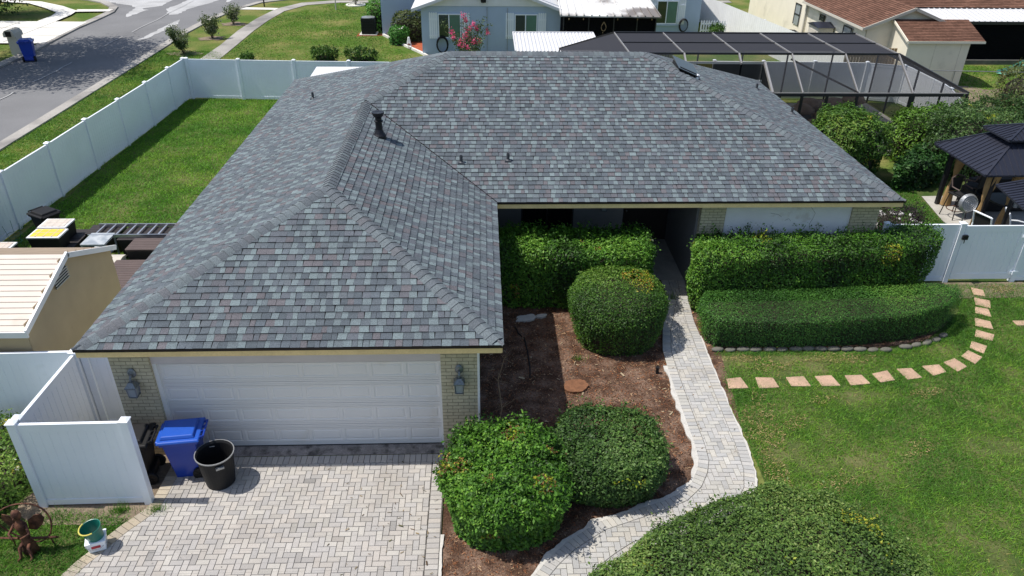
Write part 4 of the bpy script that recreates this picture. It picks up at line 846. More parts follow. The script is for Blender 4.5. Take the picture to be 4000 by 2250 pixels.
# worn tan patches in the front lawn
scatter_chips('fallen_leaves', [(-2.6, 7), (-2.2, 10.8), (-.8, 10.8), (-.8, 7)], 70, .052, [(120, 104, 70), (86, 84, 48), (150, 128, 90), (92, 70, 46)], .03, .06, 401)
scatter_chips('fallen_leaves', [(-6.6, 7.2), (-5.9, 10.5), (-.9, 10.6), (-.9, 7.2)], 60, .052, [(110, 92, 66), (82, 74, 52), (60, 50, 40)], .015, .04, 402)
scatter_chips('fallen_leaves', [(1.5, 8.0), (2.6, 9.2), (4.0, 10), (4.2, 16), (5.1, 16), (5.0, 9.6), (3, 8.7)], 110, .052, [(120, 92, 62), (82, 74, 42), (150, 118, 80)], .015, .045, 403)
for i, (x, y, a, b_, an) in enumerate(((6.6, 13.65, .5, .16, .1), (5.75, 12.2, .45, .25, 1.2), (5.6, 11.4, .35, .5, .2), (6.4, 11.7, .3, .16, .6), (8.1, 13.9, .8, .2, .05), (9.6, 12.6, .45, .16, .4), (5.45, 10.3, .2, .6, .1), (6.6, 10.0, .5, .2, .3), (13.4, 11.2, .4, .25, .2), (8.6, 10.9, .35, .2, .4), (7.2, 12.4, .3, .12, .2), (11.8, 9.2, .5, .2, .7), (14, 17.0, .5, .2, 0), (6.1, 13.95, .6, .14, 0))):
    scatter_chips('dead_grass', blob(x, y, a, b_, an, 90+i, .6), int(a*b_*5000), .022, [(150, 134, 84), (164, 142, 96), (132, 122, 70), (172, 152, 112)], .01, .032, 300+i)
# tufts and weeds
for i, (x, y, lb) in enumerate(((-5.72, 9.60, 'grass tuft growing at the base of the bin screen post by the driveway'), (-6.35, 9.62, 'grass tuft under the front of the white bin screen'), (2.15, 14.0, 'thin weed sprouting at the shadow line on the mulch'), (4.9, 16.6, 'strappy leaf clump beside the walkway near the porch'))):
    r = np.random.default_rng(200+i); n = 200 if i < 2 else 60; b = MB()
    for k in range(n):
        a = r.random()*6.28; q = abs(r.normal(0, .1)); bx, by = x+q*math.cos(a)*1.2, y+q*math.sin(a)*.7; h_ = r.uniform(.05, .2 if i != 3 else .4); e = (bx+r.normal(0, .05), by+r.normal(0, .05), h_)
        c = lin(*random.choice([(92, 140, 44), (112, 156, 54), (74, 118, 40)])); w_ = .006; b.add([(bx-w_*math.cos(a), by-w_*math.sin(a), .01), (bx+w_*math.cos(a), by+w_*math.sin(a), .01), e], [(0, 1, 2)], 0, c)
    tag(b.build('grass_tuft', M['blade']), lb, 'weed')
r = np.random.default_rng(77); tf = []; ti_ = []
def edge_tufts(P, n, spread, hm):
    P = [Vector(p) for p in P]; S = [(P[i+1]-P[i]).length for i in range(len(P)-1)]; tot = sum(S)
    for q in range(n):
        u_ = r.random()*tot; i = 0
        while u_ > S[i] and i < len(S)-1: u_ -= S[i]; i += 1
        c = P[i].lerp(P[i+1], u_/S[i]); h = vnoise(np.array([c.x]), np.array([c.y]), 0, 2.5, 9)[0]*hm
        x, y = c.x+r.normal(0, spread), c.y+r.normal(0, spread); a = r.random()*6.28
        tf.append([(x-.005*math.cos(a), y-.005*math.sin(a), .01), (x+.005*math.cos(a), y+.005*math.sin(a), .01), (x+r.normal(0, .05), y+r.normal(0, .05), .03+h*r.random())]); ti_.append(lin(*[(76, 132, 42), (96, 150, 52), (120, 160, 60), (64, 112, 36)][r.integers(0, 4)]))
for pp, x, y in stepx: edge_tufts([*pp, pp[0]], 420, .026, .07)
edge_tufts([(5.4, 14.15), (9.2, 14.1), (10.3, 14.3), (11.2, 14.75), (11.9, 15.6)], 3500, .05, .14); edge_tufts([(5.2, 10.4), (5.22, 12), (5.4, 13.6)], 700, .05, .08)
edge_tufts([(-7.6, 9.6), (-6.4, 9.5), (-6.2, 9.2), (-6.45, 8.7), (-6.75, 8.0)], 900, .07, .12); edge_tufts([(-14.0, 21), (-13.75, 28), (-13.55, 35)], 2500, .05, .22); edge_tufts([(-13.5, 35.1), (-8.5, 34.8), (-6, 34.7)], 1200, .05, .2)
V = np.array(tf).reshape(-1, 3); o = npmesh('grass', V, np.arange(len(V)).reshape(-1, 3), np.array(ti_), M['blade']); o['kind'] = 'stuff'
# edging stones along the low hedge
pts = [(5.45, 14.28), (5.75, 14.27), (6.05, 14.27), (6.35, 14.26), (6.68, 14.26), (6.98, 14.26), (7.3, 14.26), (7.6, 14.27), (7.9, 14.26), (8.2, 14.25), (8.52, 14.24), (8.82, 14.22), (9.12, 14.2), (9.42, 14.19), (9.95, 14.3), (10.25, 14.38), (10.55, 14.46), (10.85, 14.6), (11.12, 14.78)]
for i, (x, y) in enumerate(pts):
    b = MB(); b.lathe([(.10, 0), (.15, .03), (.16, .06), (.13, .09), (.05, .1), (0, .1)], 0, 0, 9, sy=.48); s = random.uniform(.85, 1.05)
    o = b.build('edging_stone', M['stone'], smooth=True, loc=(x, y, 0), rot=(0, 0, random.uniform(-.15, .15)+(.4 if i > 14 else 0))); o.scale = (s, 1, s)
    tag(o, 'grey rounded edging stone at the foot of the low clipped hedge', 'edging stone', 'edging stones along the low hedge')
# ================================================================= FRONT OBJECTS
def bin_(label, x, y, rz, body, lid, group, sc=1.):
    t = thing('wheelie_bin', label, 'wheelie bin', (x, y, 0), group); T = Matrix.Translation((x, y, 0)) @ Matrix.Rotation(rz, 4, 'Z') @ Matrix.Scale(sc, 4)
    b = MB(); b.taper(0, 0, .03, .86, .20, .21, .29, .28, M=T); b.taper(0, 0, .86, .92, .33, .31, .335, .315, M=T)
    for s in (-.14, .14): b.taper(-.265, s, .2, .84, .0, .02, .02, .02, M=T)
    b.box(.18, .3, -.2, .2, .1, .25, M=T); b.build('body', body, t, bevel=.018)
    b = MB(); b.taper(0, 0, .925, .97, .37, .34, .35, .32, M=T); b.taper(-.02, 0, .97, 1.03, .30, .26, .27, .23, M=T); b.taper(-.36, 0, .9, .95, .04, .27, .03, .27, M=T); b.build('lid', lid, t, bevel=.015)
    b = MB(); b.tube([T @ Vector(p) for p in ((.34, -.22, .94), (.42, -.22, .97), (.42, .22, .97), (.34, .22, .94))], .018, 8)
    for s in (-.22, -.07, .07, .22): b.bar(T @ Vector((.33, s, .93)), T @ Vector((.42, s, .965)), .014, .05)
    b.build('handle', body, t)
    for s in (-1, 1):
        b = MB(); W_ = T @ Matrix.Translation((.24, s*.25, .13)) @ Matrix.Rotation(R(90), 4, 'X')
        b.lathe([(.13, -.03), (.14, -.02), (.14, .02), (.13, .03)], 0, 0, 20, M=W_); b.lathe([(.035, -.045), (.035, .045)], 0, 0, 10, M=W_); 
        for q in range(8): b.box(.035, .12, -.008, .008, -.036, .036, M=W_ @ Matrix.Rotation(q*math.pi/4, 4, 'Z'))
        b.build('wheel', M['black'], t)
    return t
bin_('glossy blue wheelie bin by the garage door, lid towards the driveway', -5.47, 10.62, .12, M['blue'], M['bluelid'], None)
bin_('black wheelie bin half hidden behind the white bin screen post', -6.33, 10.5, .1, M['black'], M['black'], None)
bin_('dark blue wheelie bin on the far kerb beside the pale mailbox', -24.55, 42.5, -1.25, M['blue'], M['blue'], None, 1.12)
mk = MB(); T = Matrix.Translation((-24.55, 42.5, 0)) @ Matrix.Rotation(-1.25, 4, 'Z')
tc_ = thing('trash_can', 'round black open trash can beside the blue bin on the driveway', 'trash can', (-4.82, 10.28, 0))
b = MB(); b.lathe([(.235, .05), (.25, .055), (.29, .4), (.315, .70), (.335, .705), (.338, .735), (.325, .74), (.30, .70), (.275, .4), (.235, .08), (.0, .08)], -4.82, 10.28, 32); b.build('body', M['black'], tc_, smooth=False)
b = MB(); b.lathe([(.325, .722), (.342, .722), (.342, .742), (.325, .742), (.325, .722)], -4.82, 10.28, 32, caps=False); b.build('rim', M['gray'], tc_)
for s in (0.15, math.pi+.15):
    b = MB(); cx, cy = -4.82+.32*math.cos(s-1.2), 10.28+.32*math.sin(s-1.2); b.box(-.07, .07, -.03, .02, .6, .64, M=Matrix.Translation((cx, cy, 0)) @ Matrix.Rotation(s-1.2+math.pi/2, 4, 'Z')); b.tube([(cx-.06, cy, .63), (cx, cy-.05, .66), (cx+.06, cy, .63)], .01, 6); b.build('handle', M['gray'], tc_)
wb = thing('bucket', 'square white bucket with red print standing on the driveway edge', 'bucket', (-6.38, 8.82, 0))
T = Matrix.Translation((-6.38, 8.82, .05)) @ Matrix.Rotation(.35, 4, 'Z'); b = MB(); b.taper(0, 0, 0, .20, .125, .115, .145, .135, M=T)
b.taper(0, 0, .2005, .222, .155, .145, .155, .145, M=T); b.build('body', M['white'], wb, bevel=.02)
b = MB(); b.add([T @ Vector(p) for p in ((-.075, -.1285, .09), (.06, -.1285, .09), (.065, -.1345, .15), (-.07, -.1345, .15))], [(0, 1, 2, 3)]); b.build('printed_label', M['red'], wb)
b = MB(); b.tube([T @ Vector(p) for p in ((-.15, 0, .19), (-.16, -.1, .13), (-.08, -.16, .1), (.05, -.165, .1), (.15, -.1, .13), (.15, 0, .19))], .004, 6); b.build('handle', M['gray'], wb)
gb = thing('bucket', 'round green bucket with yellow rim tilted inside the white bucket', 'bucket', (-6.4, 8.8, .3))
T = Matrix.Translation((-6.36, 8.84, .27)) @ Matrix.Rotation(R(16), 4, 'Y') @ Matrix.Rotation(R(13), 4, 'X') @ Matrix.Translation((0, 0, 0)) 
T = Matrix.Translation((-6.37, 8.83, .25)) @ Matrix.Rotation(R(-7), 4, 'Y') @ Matrix.Rotation(R(5), 4, 'X')
b = MB(); b.lathe([(.115, 0), (.12, .005), (.16, .26), (.165, .265), (.155, .262), (.112, .02), (0, .02)], 0, 0, 28, M=T); b.build('body', M['green'], gb)
b = MB(); b.tube([T @ Vector((.166*math.cos(a), .166*math.sin(a), .268)) for a in [math.pi*.85+i*.14 for i in range(20)]], .012, 8); b.build('rim', M['yellow'], gb)
# rusty garden figure with hoop
fg = thing('garden_statue', 'rusty metal winged garden figure with a round hoop standing in the grass', 'statue', (-7.45, 8.75, 0)); X, Y = -7.45, 8.78
b = MB(); b.tube([(X+.42*math.cos(a), Y+.1+.05*math.sin(a*2), .56+.42*math.sin(a)) for a in [i*2*math.pi/28 for i in range(28)]], .014, 6, closed=True); b.tube([(X-.3, Y+.1, .27), (X-.32, Y+.12, 0)], .012, 6); b.tube([(X+.3, Y+.1, .27), (X+.32, Y+.12, 0)], .012, 6); b.build('hoop', M['rust'], fg)
b = MB(); b.lathe([(.0, .02), (.13, .03), (.11, .16), (.075, .34), (.06, .44), (.085, .55), (.095, .62), (.06, .69), (.035, .72), (.035, .74), (.065, .78), (.078, .84), (.065, .9), (.03, .935), (0, .94)], X, Y, 14, sy=.8)
for s in (-1, 1):
    b.tube([(X+s*.085, Y, .64), (X+s*.16, Y-.1, .52), (X+s*.06, Y-.19, .5)], .026, 8, r1=.018); b.tube([(X+s*.05, Y-.03, .25), (X+s*.07, Y-.12, .22), (X+s*.09, Y-.14, .04), (X+s*.1, Y-.22, .03)], .034, 8, r1=.02)
b.tube([(X, Y-.07, .84), (X, Y-.095, .825)], .012, 6); b.build('body', M['rust'], fg, smooth=True)
for s in (-1, 1):
    b = MB(); k = [(0.05, .45), (.16, .42), (.27, .52), (.34, .66), (.3, .76), (.2, .74), (.08, .64)]
    b.add([(X+s*q, Y+.07+.08*q, z) for q, z in k]+[(X+s*q, Y+.085+.08*q, z) for q, z in k], [tuple(range(6, -1, -1)), tuple(range(7, 14))]+[(i, (i+1) % 7, 7+(i+1) % 7, 7+i) for i in range(7)]); b.build('wing', M['rust'], fg)
for s in (-1, 1):
    b = MB(); b.add([(X+s*.1, Y-.05, .36), (X+s*.45, Y+.02, .30), (X+s*.45, Y+.08, .22), (X+s*.12, Y+.02, .26), (X+s*.1, Y-.03, .38), (X+s*.45, Y+.04, .32), (X+s*.45, Y+.10, .24), (X+s*.12, Y+.04, .28)], [(0, 1, 2, 3), (7, 6, 5, 4), (0, 4, 5, 1), (1, 5, 6, 2), (2, 6, 7, 3), (3, 7, 4, 0)]); b.build('banner', M['rust'], fg)
# mulch bed items
sm = MB(); pts = blob(1.98, 12.96, .27, .23, .2, 5, .07, 40); sm.prism(pts, 0, .07); tag(sm.build('tree_stump', M['stump'], bevel=.008), 'reddish brown sawn tree stump flush in the mulch bed', 'tree stump')
tag(MB().lathe([(.035, 0), (.035, .16), (.045, .165), (.045, .185), (0, .185)], 3.85, 13.43, 12).build('sprinkler_head', M['black']), 'small black sprinkler head standing in the mulch near the walkway', 'sprinkler')
for i, (x, y, a) in enumerate(((1.05, 15.75, .26), (1.42, 15.85, .15))):
    b = MB(); b.prism(blob(x, y, a, a*.55, .3, 70+i, .22, 22), .012, .05); tag(b.build('white_rubble', M['mortar']), ('larger' if i == 0 else 'smaller')+' white broken plaster piece on the shaded mulch below the hedge', 'rubble')
b = MB(); b.tube([(.95, 14.9, .03), (1.0, 14.3, .03), (1.02, 13.7, .035), (1.0, 13.3, .03)], .016, 6); tag(b.build('drip_hose', M['black']), 'short black hose lying on the shaded mulch', 'hose')
b = MB(); b.tube([(.75, 15.4, .03), (.82, 15.1, .03), (.9, 14.95, .03)], .014, 6); tag(b.build('hose_piece', M['black']), 'curled black hose scrap near the hedge in the shade', 'hose')
b = MB(); T = Matrix.Translation((3.35, 10.98, .03)) @ Matrix.Rotation(-.6, 4, 'Z'); b.box(-.09, .09, -.03, .03, -.02, .03, M=T); tag(b.build('brick_piece', M['step']), 'pinkish brick scrap on the soil beside the walkway bend', 'brick')
for i, (pts, lb) in enumerate(([[(.22, 11.2, 0), (.34, 11.7, .5), (.27, 12.2, .8), (.4, 12.4, 1.2)], 'bare twiggy dead stem standing against the garage side in the shade'],)):
    b = MB(); b.tube(pts, .014, 6, r1=.006); r = random.Random(5)
    for k in range(14):
        s = pts[r.randrange(1, 4)]; b.tube([s, (s[0]+r.uniform(-.2, .3), s[1]+r.uniform(-.3, .3), s[2]+r.uniform(-.05, .25))], .006, 4, r1=.002)
    tag(b.build('dead_stem', M['wood']), lb, 'dead plant')
# ================================================================= TAN SHED AND YARD OBJECTS
sh = thing('garden_shed', 'tan metal garden shed with ribbed beige roof at the left edge', 'shed', (-10, 13.9, 0))
gx = -8.5; ya, yr, yc = 11.95, 13.88, 15.76; za, zr, zc = 2.24, 2.86, 2.07
b = MB(); b.add([(gx-.06, ya+.1, 0), (gx-.06, yc-.12, 0), (gx-.06, yc-.12, zc+.0), (gx-.06, yr, zr-.06), (gx-.06, ya+.1, za-.02), (-13.8, ya+.1, 0), (-13.8, yc-.12, 0), (-13.8, yc-.12, zc), (-13.8, yr, zr-.06), (-13.8, ya+.1, za-.02)], [(0, 1, 2, 3, 4), (9, 8, 7, 6, 5), (0, 4, 9, 5), (1, 6, 7, 2)]); wll = b.build('wall', M['tanwall'], sh)
b = MB(); z = .1
for k in range(22):
    zz = .1+k*.125
    lo = ya+.1; hi = yc-.12
    if zz > za: lo = max(lo, ya+.1+(zz-za+.02)/(zr-za)*(yr-ya))
    if zz > zc: hi = min(hi, yc-.12-(zz-zc)/(zr-zc)*(yc-yr))
    if hi-lo > .1: b.add([(gx-.059, lo, zz), (gx-.059, hi, zz), (gx-.045, hi, zz), (gx-.045, lo, zz), (gx-.059, lo, zz+.12), (gx-.059, hi, zz+.12)], [(0, 1, 2, 3), (3, 2, 5, 4)])
b.build('siding', M['tanwall'], wll)
b = MB(); L_ = math.hypot(yr-ya, zr-za)
for k in range(14):
    f0, f1 = k/14, (k+1)/14; y0, y1 = ya+(yr-ya)*f0, ya+(yr-ya)*f1; z0, z1 = za+(zr-za)*f0, za+(zr-za)*f1
    b.add([(-14, y0, z0+.022), (gx, y0, z0+.022), (gx, y1, z1+.004), (-14, y1, z1+.004), (-14, y0, z0-.01), (gx, y0, z0-.01)], [(0, 1, 2, 3), (4, 5, 1, 0)])
b.build('roof', M['tan'], sh)
b = MB(); b.add([(-14, yr, zr+.01), (gx, yr, zr+.01), (gx, yc, zc), (-14, yc, zc)], [(0, 1, 2, 3), (3, 2, 1, 0)]); b.build('rear_roof', M['tandirty'], sh)
b = MB(); b.bar((gx+.02, ya-.02, za-.0), (gx+.02, yr+.02, zr+.01), .05, .11); b.bar((gx+.02, yr-.02, zr-.01), (gx+.02, yc, zc), .05, .11); b.bar((-14, ya-.02, za-.05), (gx+.04, ya-.02, za-.05), .04, .12); b.build('trim', M['whitepaint'], sh)
b = MB(); b.add([(gx-.035, 13.28, 2.38), (gx-.035, 13.8, 2.38), (gx-.035, 13.8, 2.68), (gx-.035, 13.28, 2.56)], [(0, 1, 2, 3)]); vt = b.build('gable_vent', M['dark'], sh)
b = MB()
for k in range(5): z = 2.4+k*.055; b.bar((gx-.02, 13.26, z), (gx-.02, 13.82, z), .02, .022)
b.build('louvre', M['gray'], vt)
def lidbox(name, label, cat, x0, x1, y0, y1, z0, z1, body, lid, top=None, group=None, slats=0):
    t = thing(name, label, cat, ((x0+x1)/2, (y0+y1)/2, z0), group); b = MB(); cx, cy = (x0+x1)/2, (y0+y1)/2; a, c_ = (x1-x0)/2, (y1-y0)/2
    b.taper(cx, cy, z0, z1-.05, a*.88, c_*.86, a*.97, c_*.96); b.build('body', body, t, bevel=.02)
    b = MB()
    if slats:
        n = slats
        for k in range(n): b.box(x0+(x1-x0)*0, x1, y0+(y1-y0)*k/n+.006, y0+(y1-y0)*(k+1)/n-.006, z1-.03, z1)
        b.box(x0+.005, x1-.005, y0+.005, y1-.005, z1-.06, z1-.012)
    else: b.box(x0, x1, y0, y1, z1-.05, z1-.005)
    l = b.build('lid', lid, t, bevel=.012)
    if top:
        b = MB(); b.box(x0+.07, x1-.07, y0+.06, y1-.06, z1-.004, z1+.008); b.build('lid_panel', top, l)
        b = MB()
        for k in range(1, 4): xx = x0+(x1-x0)*k/4; b.box(xx-.008, xx+.008, y0+.04, y1-.04, z1+.0, z1+.013)
        b.box(x0+.05, x1-.05, cy-.008, cy+.008, z1, z1+.012); b.build('lid_rib', M['lidbei'], l)
    return t
lidbox('deck_box', 'dark brown deck box under the two black totes', 'deck box', -12.5, -11.35, 18.6, 20.15, .02, .46, M['darkbrown'], M['darkbrown'], slats=5)
lidbox('storage_tote', 'black storage tote with a yellow panelled white lid', 'storage tote', -12.37, -11.5, 18.7, 19.27, .46, .9, M['black'], M['whitepaint'], M['lidyel'])
lidbox('storage_tote', 'black storage tote with a dusty pinkish white lid, behind the yellow lidded one', 'storage tote', -12.4, -11.62, 19.34, 19.93, .46, .9, M['black'], M['whitepaint'], M['lidbei'])
lidbox('storage_tote', 'storage tote with dirty beige lid at the left edge against the shed roof', 'storage tote', -13.3, -12.45, 17.9, 18.45, .02, .9, M['black'], M['whitepaint'], M['tan'])
bin_('black wheelie bin behind the totes in the left yard', -12.7, 20.35, 2.6, M['black'], M['black'], None, .95)
lidbox('deck_box', 'dark deck box under the aluminium ladder', 'deck box', -11.25, -10.3, 19.5, 20.1, .02, .62, M['darkbrown'], M['darkbrown'], slats=4)
lidbox('deck_box', 'second dark deck box under the ladder nearest the house', 'deck box', -10.2, -8.7, 19.1, 19.95, .02, .62, M['darkbrown'], M['darkbrown'], slats=4)
lidbox('deck_box', 'brown slatted deck box half under the eave, farther one behind', 'deck box', -9.63, -8.35, 18.3, 19.0, .02, .72, M['darkbrown'], M['brownwood'], slats=7)
lidbox('deck_box', 'long brown slatted deck box beside the shed gable', 'deck box', -9.72, -8.75, 16.2, 17.95, .02, .6, M['darkbrown'], M['brownwood'], slats=14)
ld = thing('ladder', 'aluminium extension ladder lying flat on the dark deck boxes', 'ladder', (-9.9, 19.55, .65)); 
for yy in (19.22, 19.92):
    b = MB(); b.box(-11.0, -7.6, yy-.015, yy+.015, .64, .73); b.build('rail', M['alu'], ld)
b = MB()
for k in range(12): b.bar((-10.85+k*.29, 19.22, .68), (-10.85+k*.29+.02, 19.92, .68), .045, .03)
b.build('rungs', M['alu'], ld)
ct = thing('utility_cart', 'small grey plastic shelf cart between totes and ladder', 'cart', (-10.6, 19, 0)); b = MB(); b.box(-10.95, -10.3, 18.62, 19.35, .66, .72); b.box(-10.93, -10.32, 18.64, 19.33, .3, .34); b.build('shelf', M['grey'], ct, bevel=.01)
for x in (-10.92, -10.34):
    for y in (18.65, 19.31): MB().box(x-.02, x+.02, y-.02, y+.02, .0, .66).build('leg', M['grey'], ct)
t = thing('storage_bin', 'low storage bin with a curved beige lid between cart and deck box', 'storage bin', (-9.95, 18.1, 0)); MB().taper(-9.93, 18.12, .02, .5, .22, .22, .26, .26).build('body', M['grey'], t, bevel=.02)
b = MB(); P_ = [(-.29, 0), (-.2, .06), (0, .09), (.2, .06), (.29, 0)]; b.add([(-9.93-.29, 18.12+q, .5+z) for q, z in P_]+[(-9.93+.29, 18.12+q, .5+z) for q, z in P_], [(i, i+5, i+6, i+1) for i in range(4)]+[(0, 1, 2, 3, 4), (9, 8, 7, 6, 5), (0, 4, 9, 5)]); b.build('lid', M['beige'], t)
t = thing('mower_wheel', 'black wheel with white hub beside the long deck box', 'wheel', (-10.05, 17.35, .15)); T = Matrix.Translation((-10.0, 17.4, .17)) @ Matrix.Rotation(R(75), 4, 'X'); MB().lathe([(.08, -.05), (.15, -.05), (.17, -.03), (.17, .03), (.15, .05), (.08, .05)], 0, 0, 20, M=T).build('tyre', M['black'], t); MB().lathe([(.02, -.04), (.078, -.045), (.078, .052), (.02, .06)], 0, 0, 14, M=T).build('hub', M['whitepaint'], t)
b = MB()
for z, r_ in ((.35, .2), (.12, .14)): b.tube([(-13.55+r_*math.cos(a), 20.05+r_*math.sin(a), z) for a in [i*.4488 for i in range(14)]], .006, 5, closed=True)
for a in (0, 2.1, 4.2): b.tube([(-13.55+.1*math.cos(a), 20.05+.1*math.sin(a), 0), (-13.55+.24*math.cos(a), 20.05+.24*math.sin(a), .7)], .005, 5)
tag(b.build('plant_support', M['green']), 'green wire plant support ring against the street fence', 'plant support')
b = MB(); b.add([(-7.1, 30.3, 1.95), (-3.4, 30.3, 1.95), (-3.4, 32.9, 2.05), (-7.1, 32.9, 2.05), (-7.1, 30.3, 1.9), (-3.4, 30.3, 1.9), (-3.4, 32.9, 2.0), (-7.1, 32.9, 2.0)], [(0, 1, 2, 3), (7, 6, 5, 4), (0, 4, 5, 1), (1, 5, 6, 2), (2, 6, 7, 3), (3, 7, 4, 0)]); t = thing('storage_shed', 'low shed with flat white roof behind the left end of the house roof', 'shed', (-5.2, 31.9, 0)); b.build('roof', M['whitemetal'], t); MB().box(-6.95, -3.5, 30.5, 32.7, 0, 1.88).build('wall', M['whitepaint'], t); MB().box(-5.26, -5.23, 30.32, 32.85, 1.97, 2.06).build('roof_seam', M['gray'], t)
# far side: mailbox
t = thing('mailbox', 'pale rounded mailbox pillar behind the blue bin on the far kerb', 'mailbox', (-26.0, 44.2, 0)); b = MB(); b.box(-26.25, -25.75, 43.8, 44.4, 0, 1.0)
P_ = [(-.3, 0), (-.29, .2), (-.18, .34), (0, .39), (.18, .34), (.29, .2), (.3, 0)]; b.add([(-26+q, 43.6, 1.0+z) for q, z in P_]+[(-26+q, 44.5, 1.0+z) for q, z in P_], [(i, i+1, i+8, i+7) for i in range(6)]+[tuple(range(6, -1, -1)), tuple(range(7, 14)), (0, 7, 13, 6)]); b.build('body', M['beige'], t); MB().box(-26.15, -25.85, 43.57, 43.6, 1.03, 1.3).build('mailbox_door', M['black'], t)
tag(MB().tube([(-16.2, 59.6, 0), (-16.2, 59.6, 2.4)], .05, 8).build('sign_post', M['blackmet']), 'thin black post beside the far sidewalk', 'post')
tag(MB().tube([(-10.7, 58.4, 0), (-10.7, 58.4, 1.9)], .045, 8).build('marker_post', M['beige']), 'pale thin post standing on the far lawn', 'post')
# ================================================================= NEIGHBOUR: PALE BLUE HOUSE
nb = thing('blue_house', 'pale blue stucco neighbour house with white shutters behind the roof ridge', 'house', (0, 47, 0)); Y0 = 44.19
b = MB(); b.box(-3.4, 4.45, Y0, Y0+.12, 0, 2.68); b.box(-3.4, -3.28, Y0+.12, 60, 0, 2.6); b.box(4.33, 4.45, Y0+.12, 51, 0, 2.6); b.build('wall', M['bluewall'], nb)
b = MB(); b.box(-6.28, -3.4, 49.5, 49.62, 0, 3.6); b.box(-6.28, -6.16, 49.62, 60, 0, 3.6); b.build('side_wall', M['bluewall'], nb)
b = MB(); b.add([(-3.5, Y0-.04, 2.69), (4.5, Y0-.04, 2.69), (3.6, Y0-.04, 3.0), (.45, Y0-.04, 4.05), (-2.7, Y0-.04, 3.0)], [(0, 1, 2, 3, 4)])
for k in range(52):
    x = -3.4+k*.15; zt = 2.75+(1-abs(x-.45)/4.1)*1.25; b.box(x, x+.015, Y0-.055, Y0-.04, 2.69, max(2.7, zt-.1))
b.build('gable', M['whitepaint'], nb)
b = MB()
for s in (-1, 1):
    e = (.45+s*4.35, 2.6) if s < 0 else (.45+s*4.0, 2.62); b.add([(e[0], Y0-.5, e[1]), (.45, Y0-.5, 4.1), (.45, 60, 4.1), (e[0], 60, e[1]), (e[0], Y0-.5, e[1]-.16), (.45, Y0-.5, 3.94)], [(0, 1, 2, 3), (0, 4, 5, 1), (3, 2, 1, 0)])
b.box(-6.5, -3.0, 49.1, 62, 3.6, 3.7); b.build('roof', M['whitemetal'], nb)
def win(par, x0, x1, z0, z1, y, shut=True, blind=.5):
    b = MB(); b.box(x0+.05, x1-.05, y-.03, y-.01, z0+.05, z1-.05); o = b.build('window', M['winglass'], par)
    b = MB(); xm = x0+(x1-x0)*.48
    z = z0+.08
    while z < z1-.1: b.add([(xm+.05, y-.034, z), (x1-.07, y-.034, z), (x1-.07, y-.031, z+.052), (xm+.05, y-.031, z+.052)], [(0, 1, 2, 3)]); z += .062
    b.build('blind', M['blind'], o)
    b = MB(); b.box(x0, x0+.06, y-.06, y, z0, z1); b.box(x1-.06, x1, y-.06, y, z0, z1); b.box(x0+.06, x1-.06, y-.06, y, z1-.06, z1); b.box(x0+.06, x1-.06, y-.06, y, z0, z0+.06); b.box(xm-.03, xm+.03, y-.055, y, z0+.06, z1-.06); b.build('frame', M['white'], o)
    b = MB(); b.box(x0-.05, x1+.05, y-.09, y, z0-.12, z0-.02); b.build('sill', M['bluewall'], o)
    if shut:
        for sx0, sx1 in ((x0-.5, x0-.03), (x1+.03, x1+.5)):
            b = MB(); n = 4; ww_ = (sx1-sx0)/n
            for k in range(n):
                b.box(sx0+k*ww_+.008, sx0+(k+1)*ww_-.008, y-.04, y-.001, z0-.02, z1+.02); b.lathe([(ww_/2-.008, -.02), (ww_/2-.008, .019)], 0, 0, 10, M=Matrix.Translation((sx0+(k+.5)*ww_, y-.021, z1+.02)) @ Matrix.Rotation(R(90), 4, 'X'))
            b.box(sx0, sx1, y-.055, y-.041, z0+.1, z0+.2); b.box(sx0, sx1, y-.055, y-.041, z1-.35, z1-.25); b.build('shutter', M['white'], par)
win(nb, -2.47, -1.17, .95, 2.28, Y0); win(nb, 1.85, 3.15, .95, 2.28, Y0)
b = MB(); b.box(11.0, 14.25, 50.85, 50.97, 0, 3.6); b.box(14.13, 14.25, 50.97, 60, 0, 3.6); b.build('wall', M['bluewall'], nb); win(nb, 11.35, 12.75, .55, 2.0, 50.85)
tag_p = thing('screened_porch', 'dark screened porch with stained white ribbed metal roof on the blue house', 'porch', (7.5, 46, 0))
pr_ = MB(); pr_.add([(4.3, 43.0, 2.42), (9.85, 42.7, 2.42), (9.5, 46.5, 3.2), (4.4, 46.5, 3.2), (4.3, 43.0, 2.36), (9.85, 42.7, 2.36)], [(0, 1, 2, 3), (3, 2, 1, 0), (0, 4, 5, 1)])
for k in range(14):
    x = 4.35+k*.42; pr_.bar((x, 42.98-.3*(x-4.3)/5.5, 2.46), (x*.93+.32, 46.5, 3.24), .06, .06)
pr_.build('roof', M['dirtymetal'], tag_p)
b = MB(); b.box(4.5, 9.7, 43.2, 43.22, .05, 2.3); b.box(9.68, 9.7, 43.22, 50.8, .05, 2.3); b.build('screen', M['screendark'], tag_p)
b = MB()
for x in (4.5, 5.9, 7.3, 8.6, 9.65): b.box(x, x+.06, 43.14, 43.19, 0, 2.34)
b.box(4.5, 9.7, 43.14, 43.19, .75, .81); b.build('porch_frame', M['bronzed'], tag_p)
b = MB(); b.box(4.6, 9.6, 43.4, 50, 0, .03); b.box(4.6, 9.6, 50.0, 50.1, 0, 2.3); b.build('interior', M['darkbrown'], tag_p)
b = MB(); b.tube([(6.75+.14*math.sin(a)*(1 if math.cos(a) < 0 else 1-.75*math.cos(a)), 43.0, 1.85+.24*math.cos(a)) for a in [i*.4488 for i in range(14)]], .02, 6, closed=True)
for z in (1.5, 1.38, 1.27): b.tube([(6.72, 43.0, z), (6.72, 43.0, z+.03)], .03, 6)
tag(b.build('hanging_ornament', M['wood']), 'looped wooden ornament hanging in front of the dark porch', 'ornament')
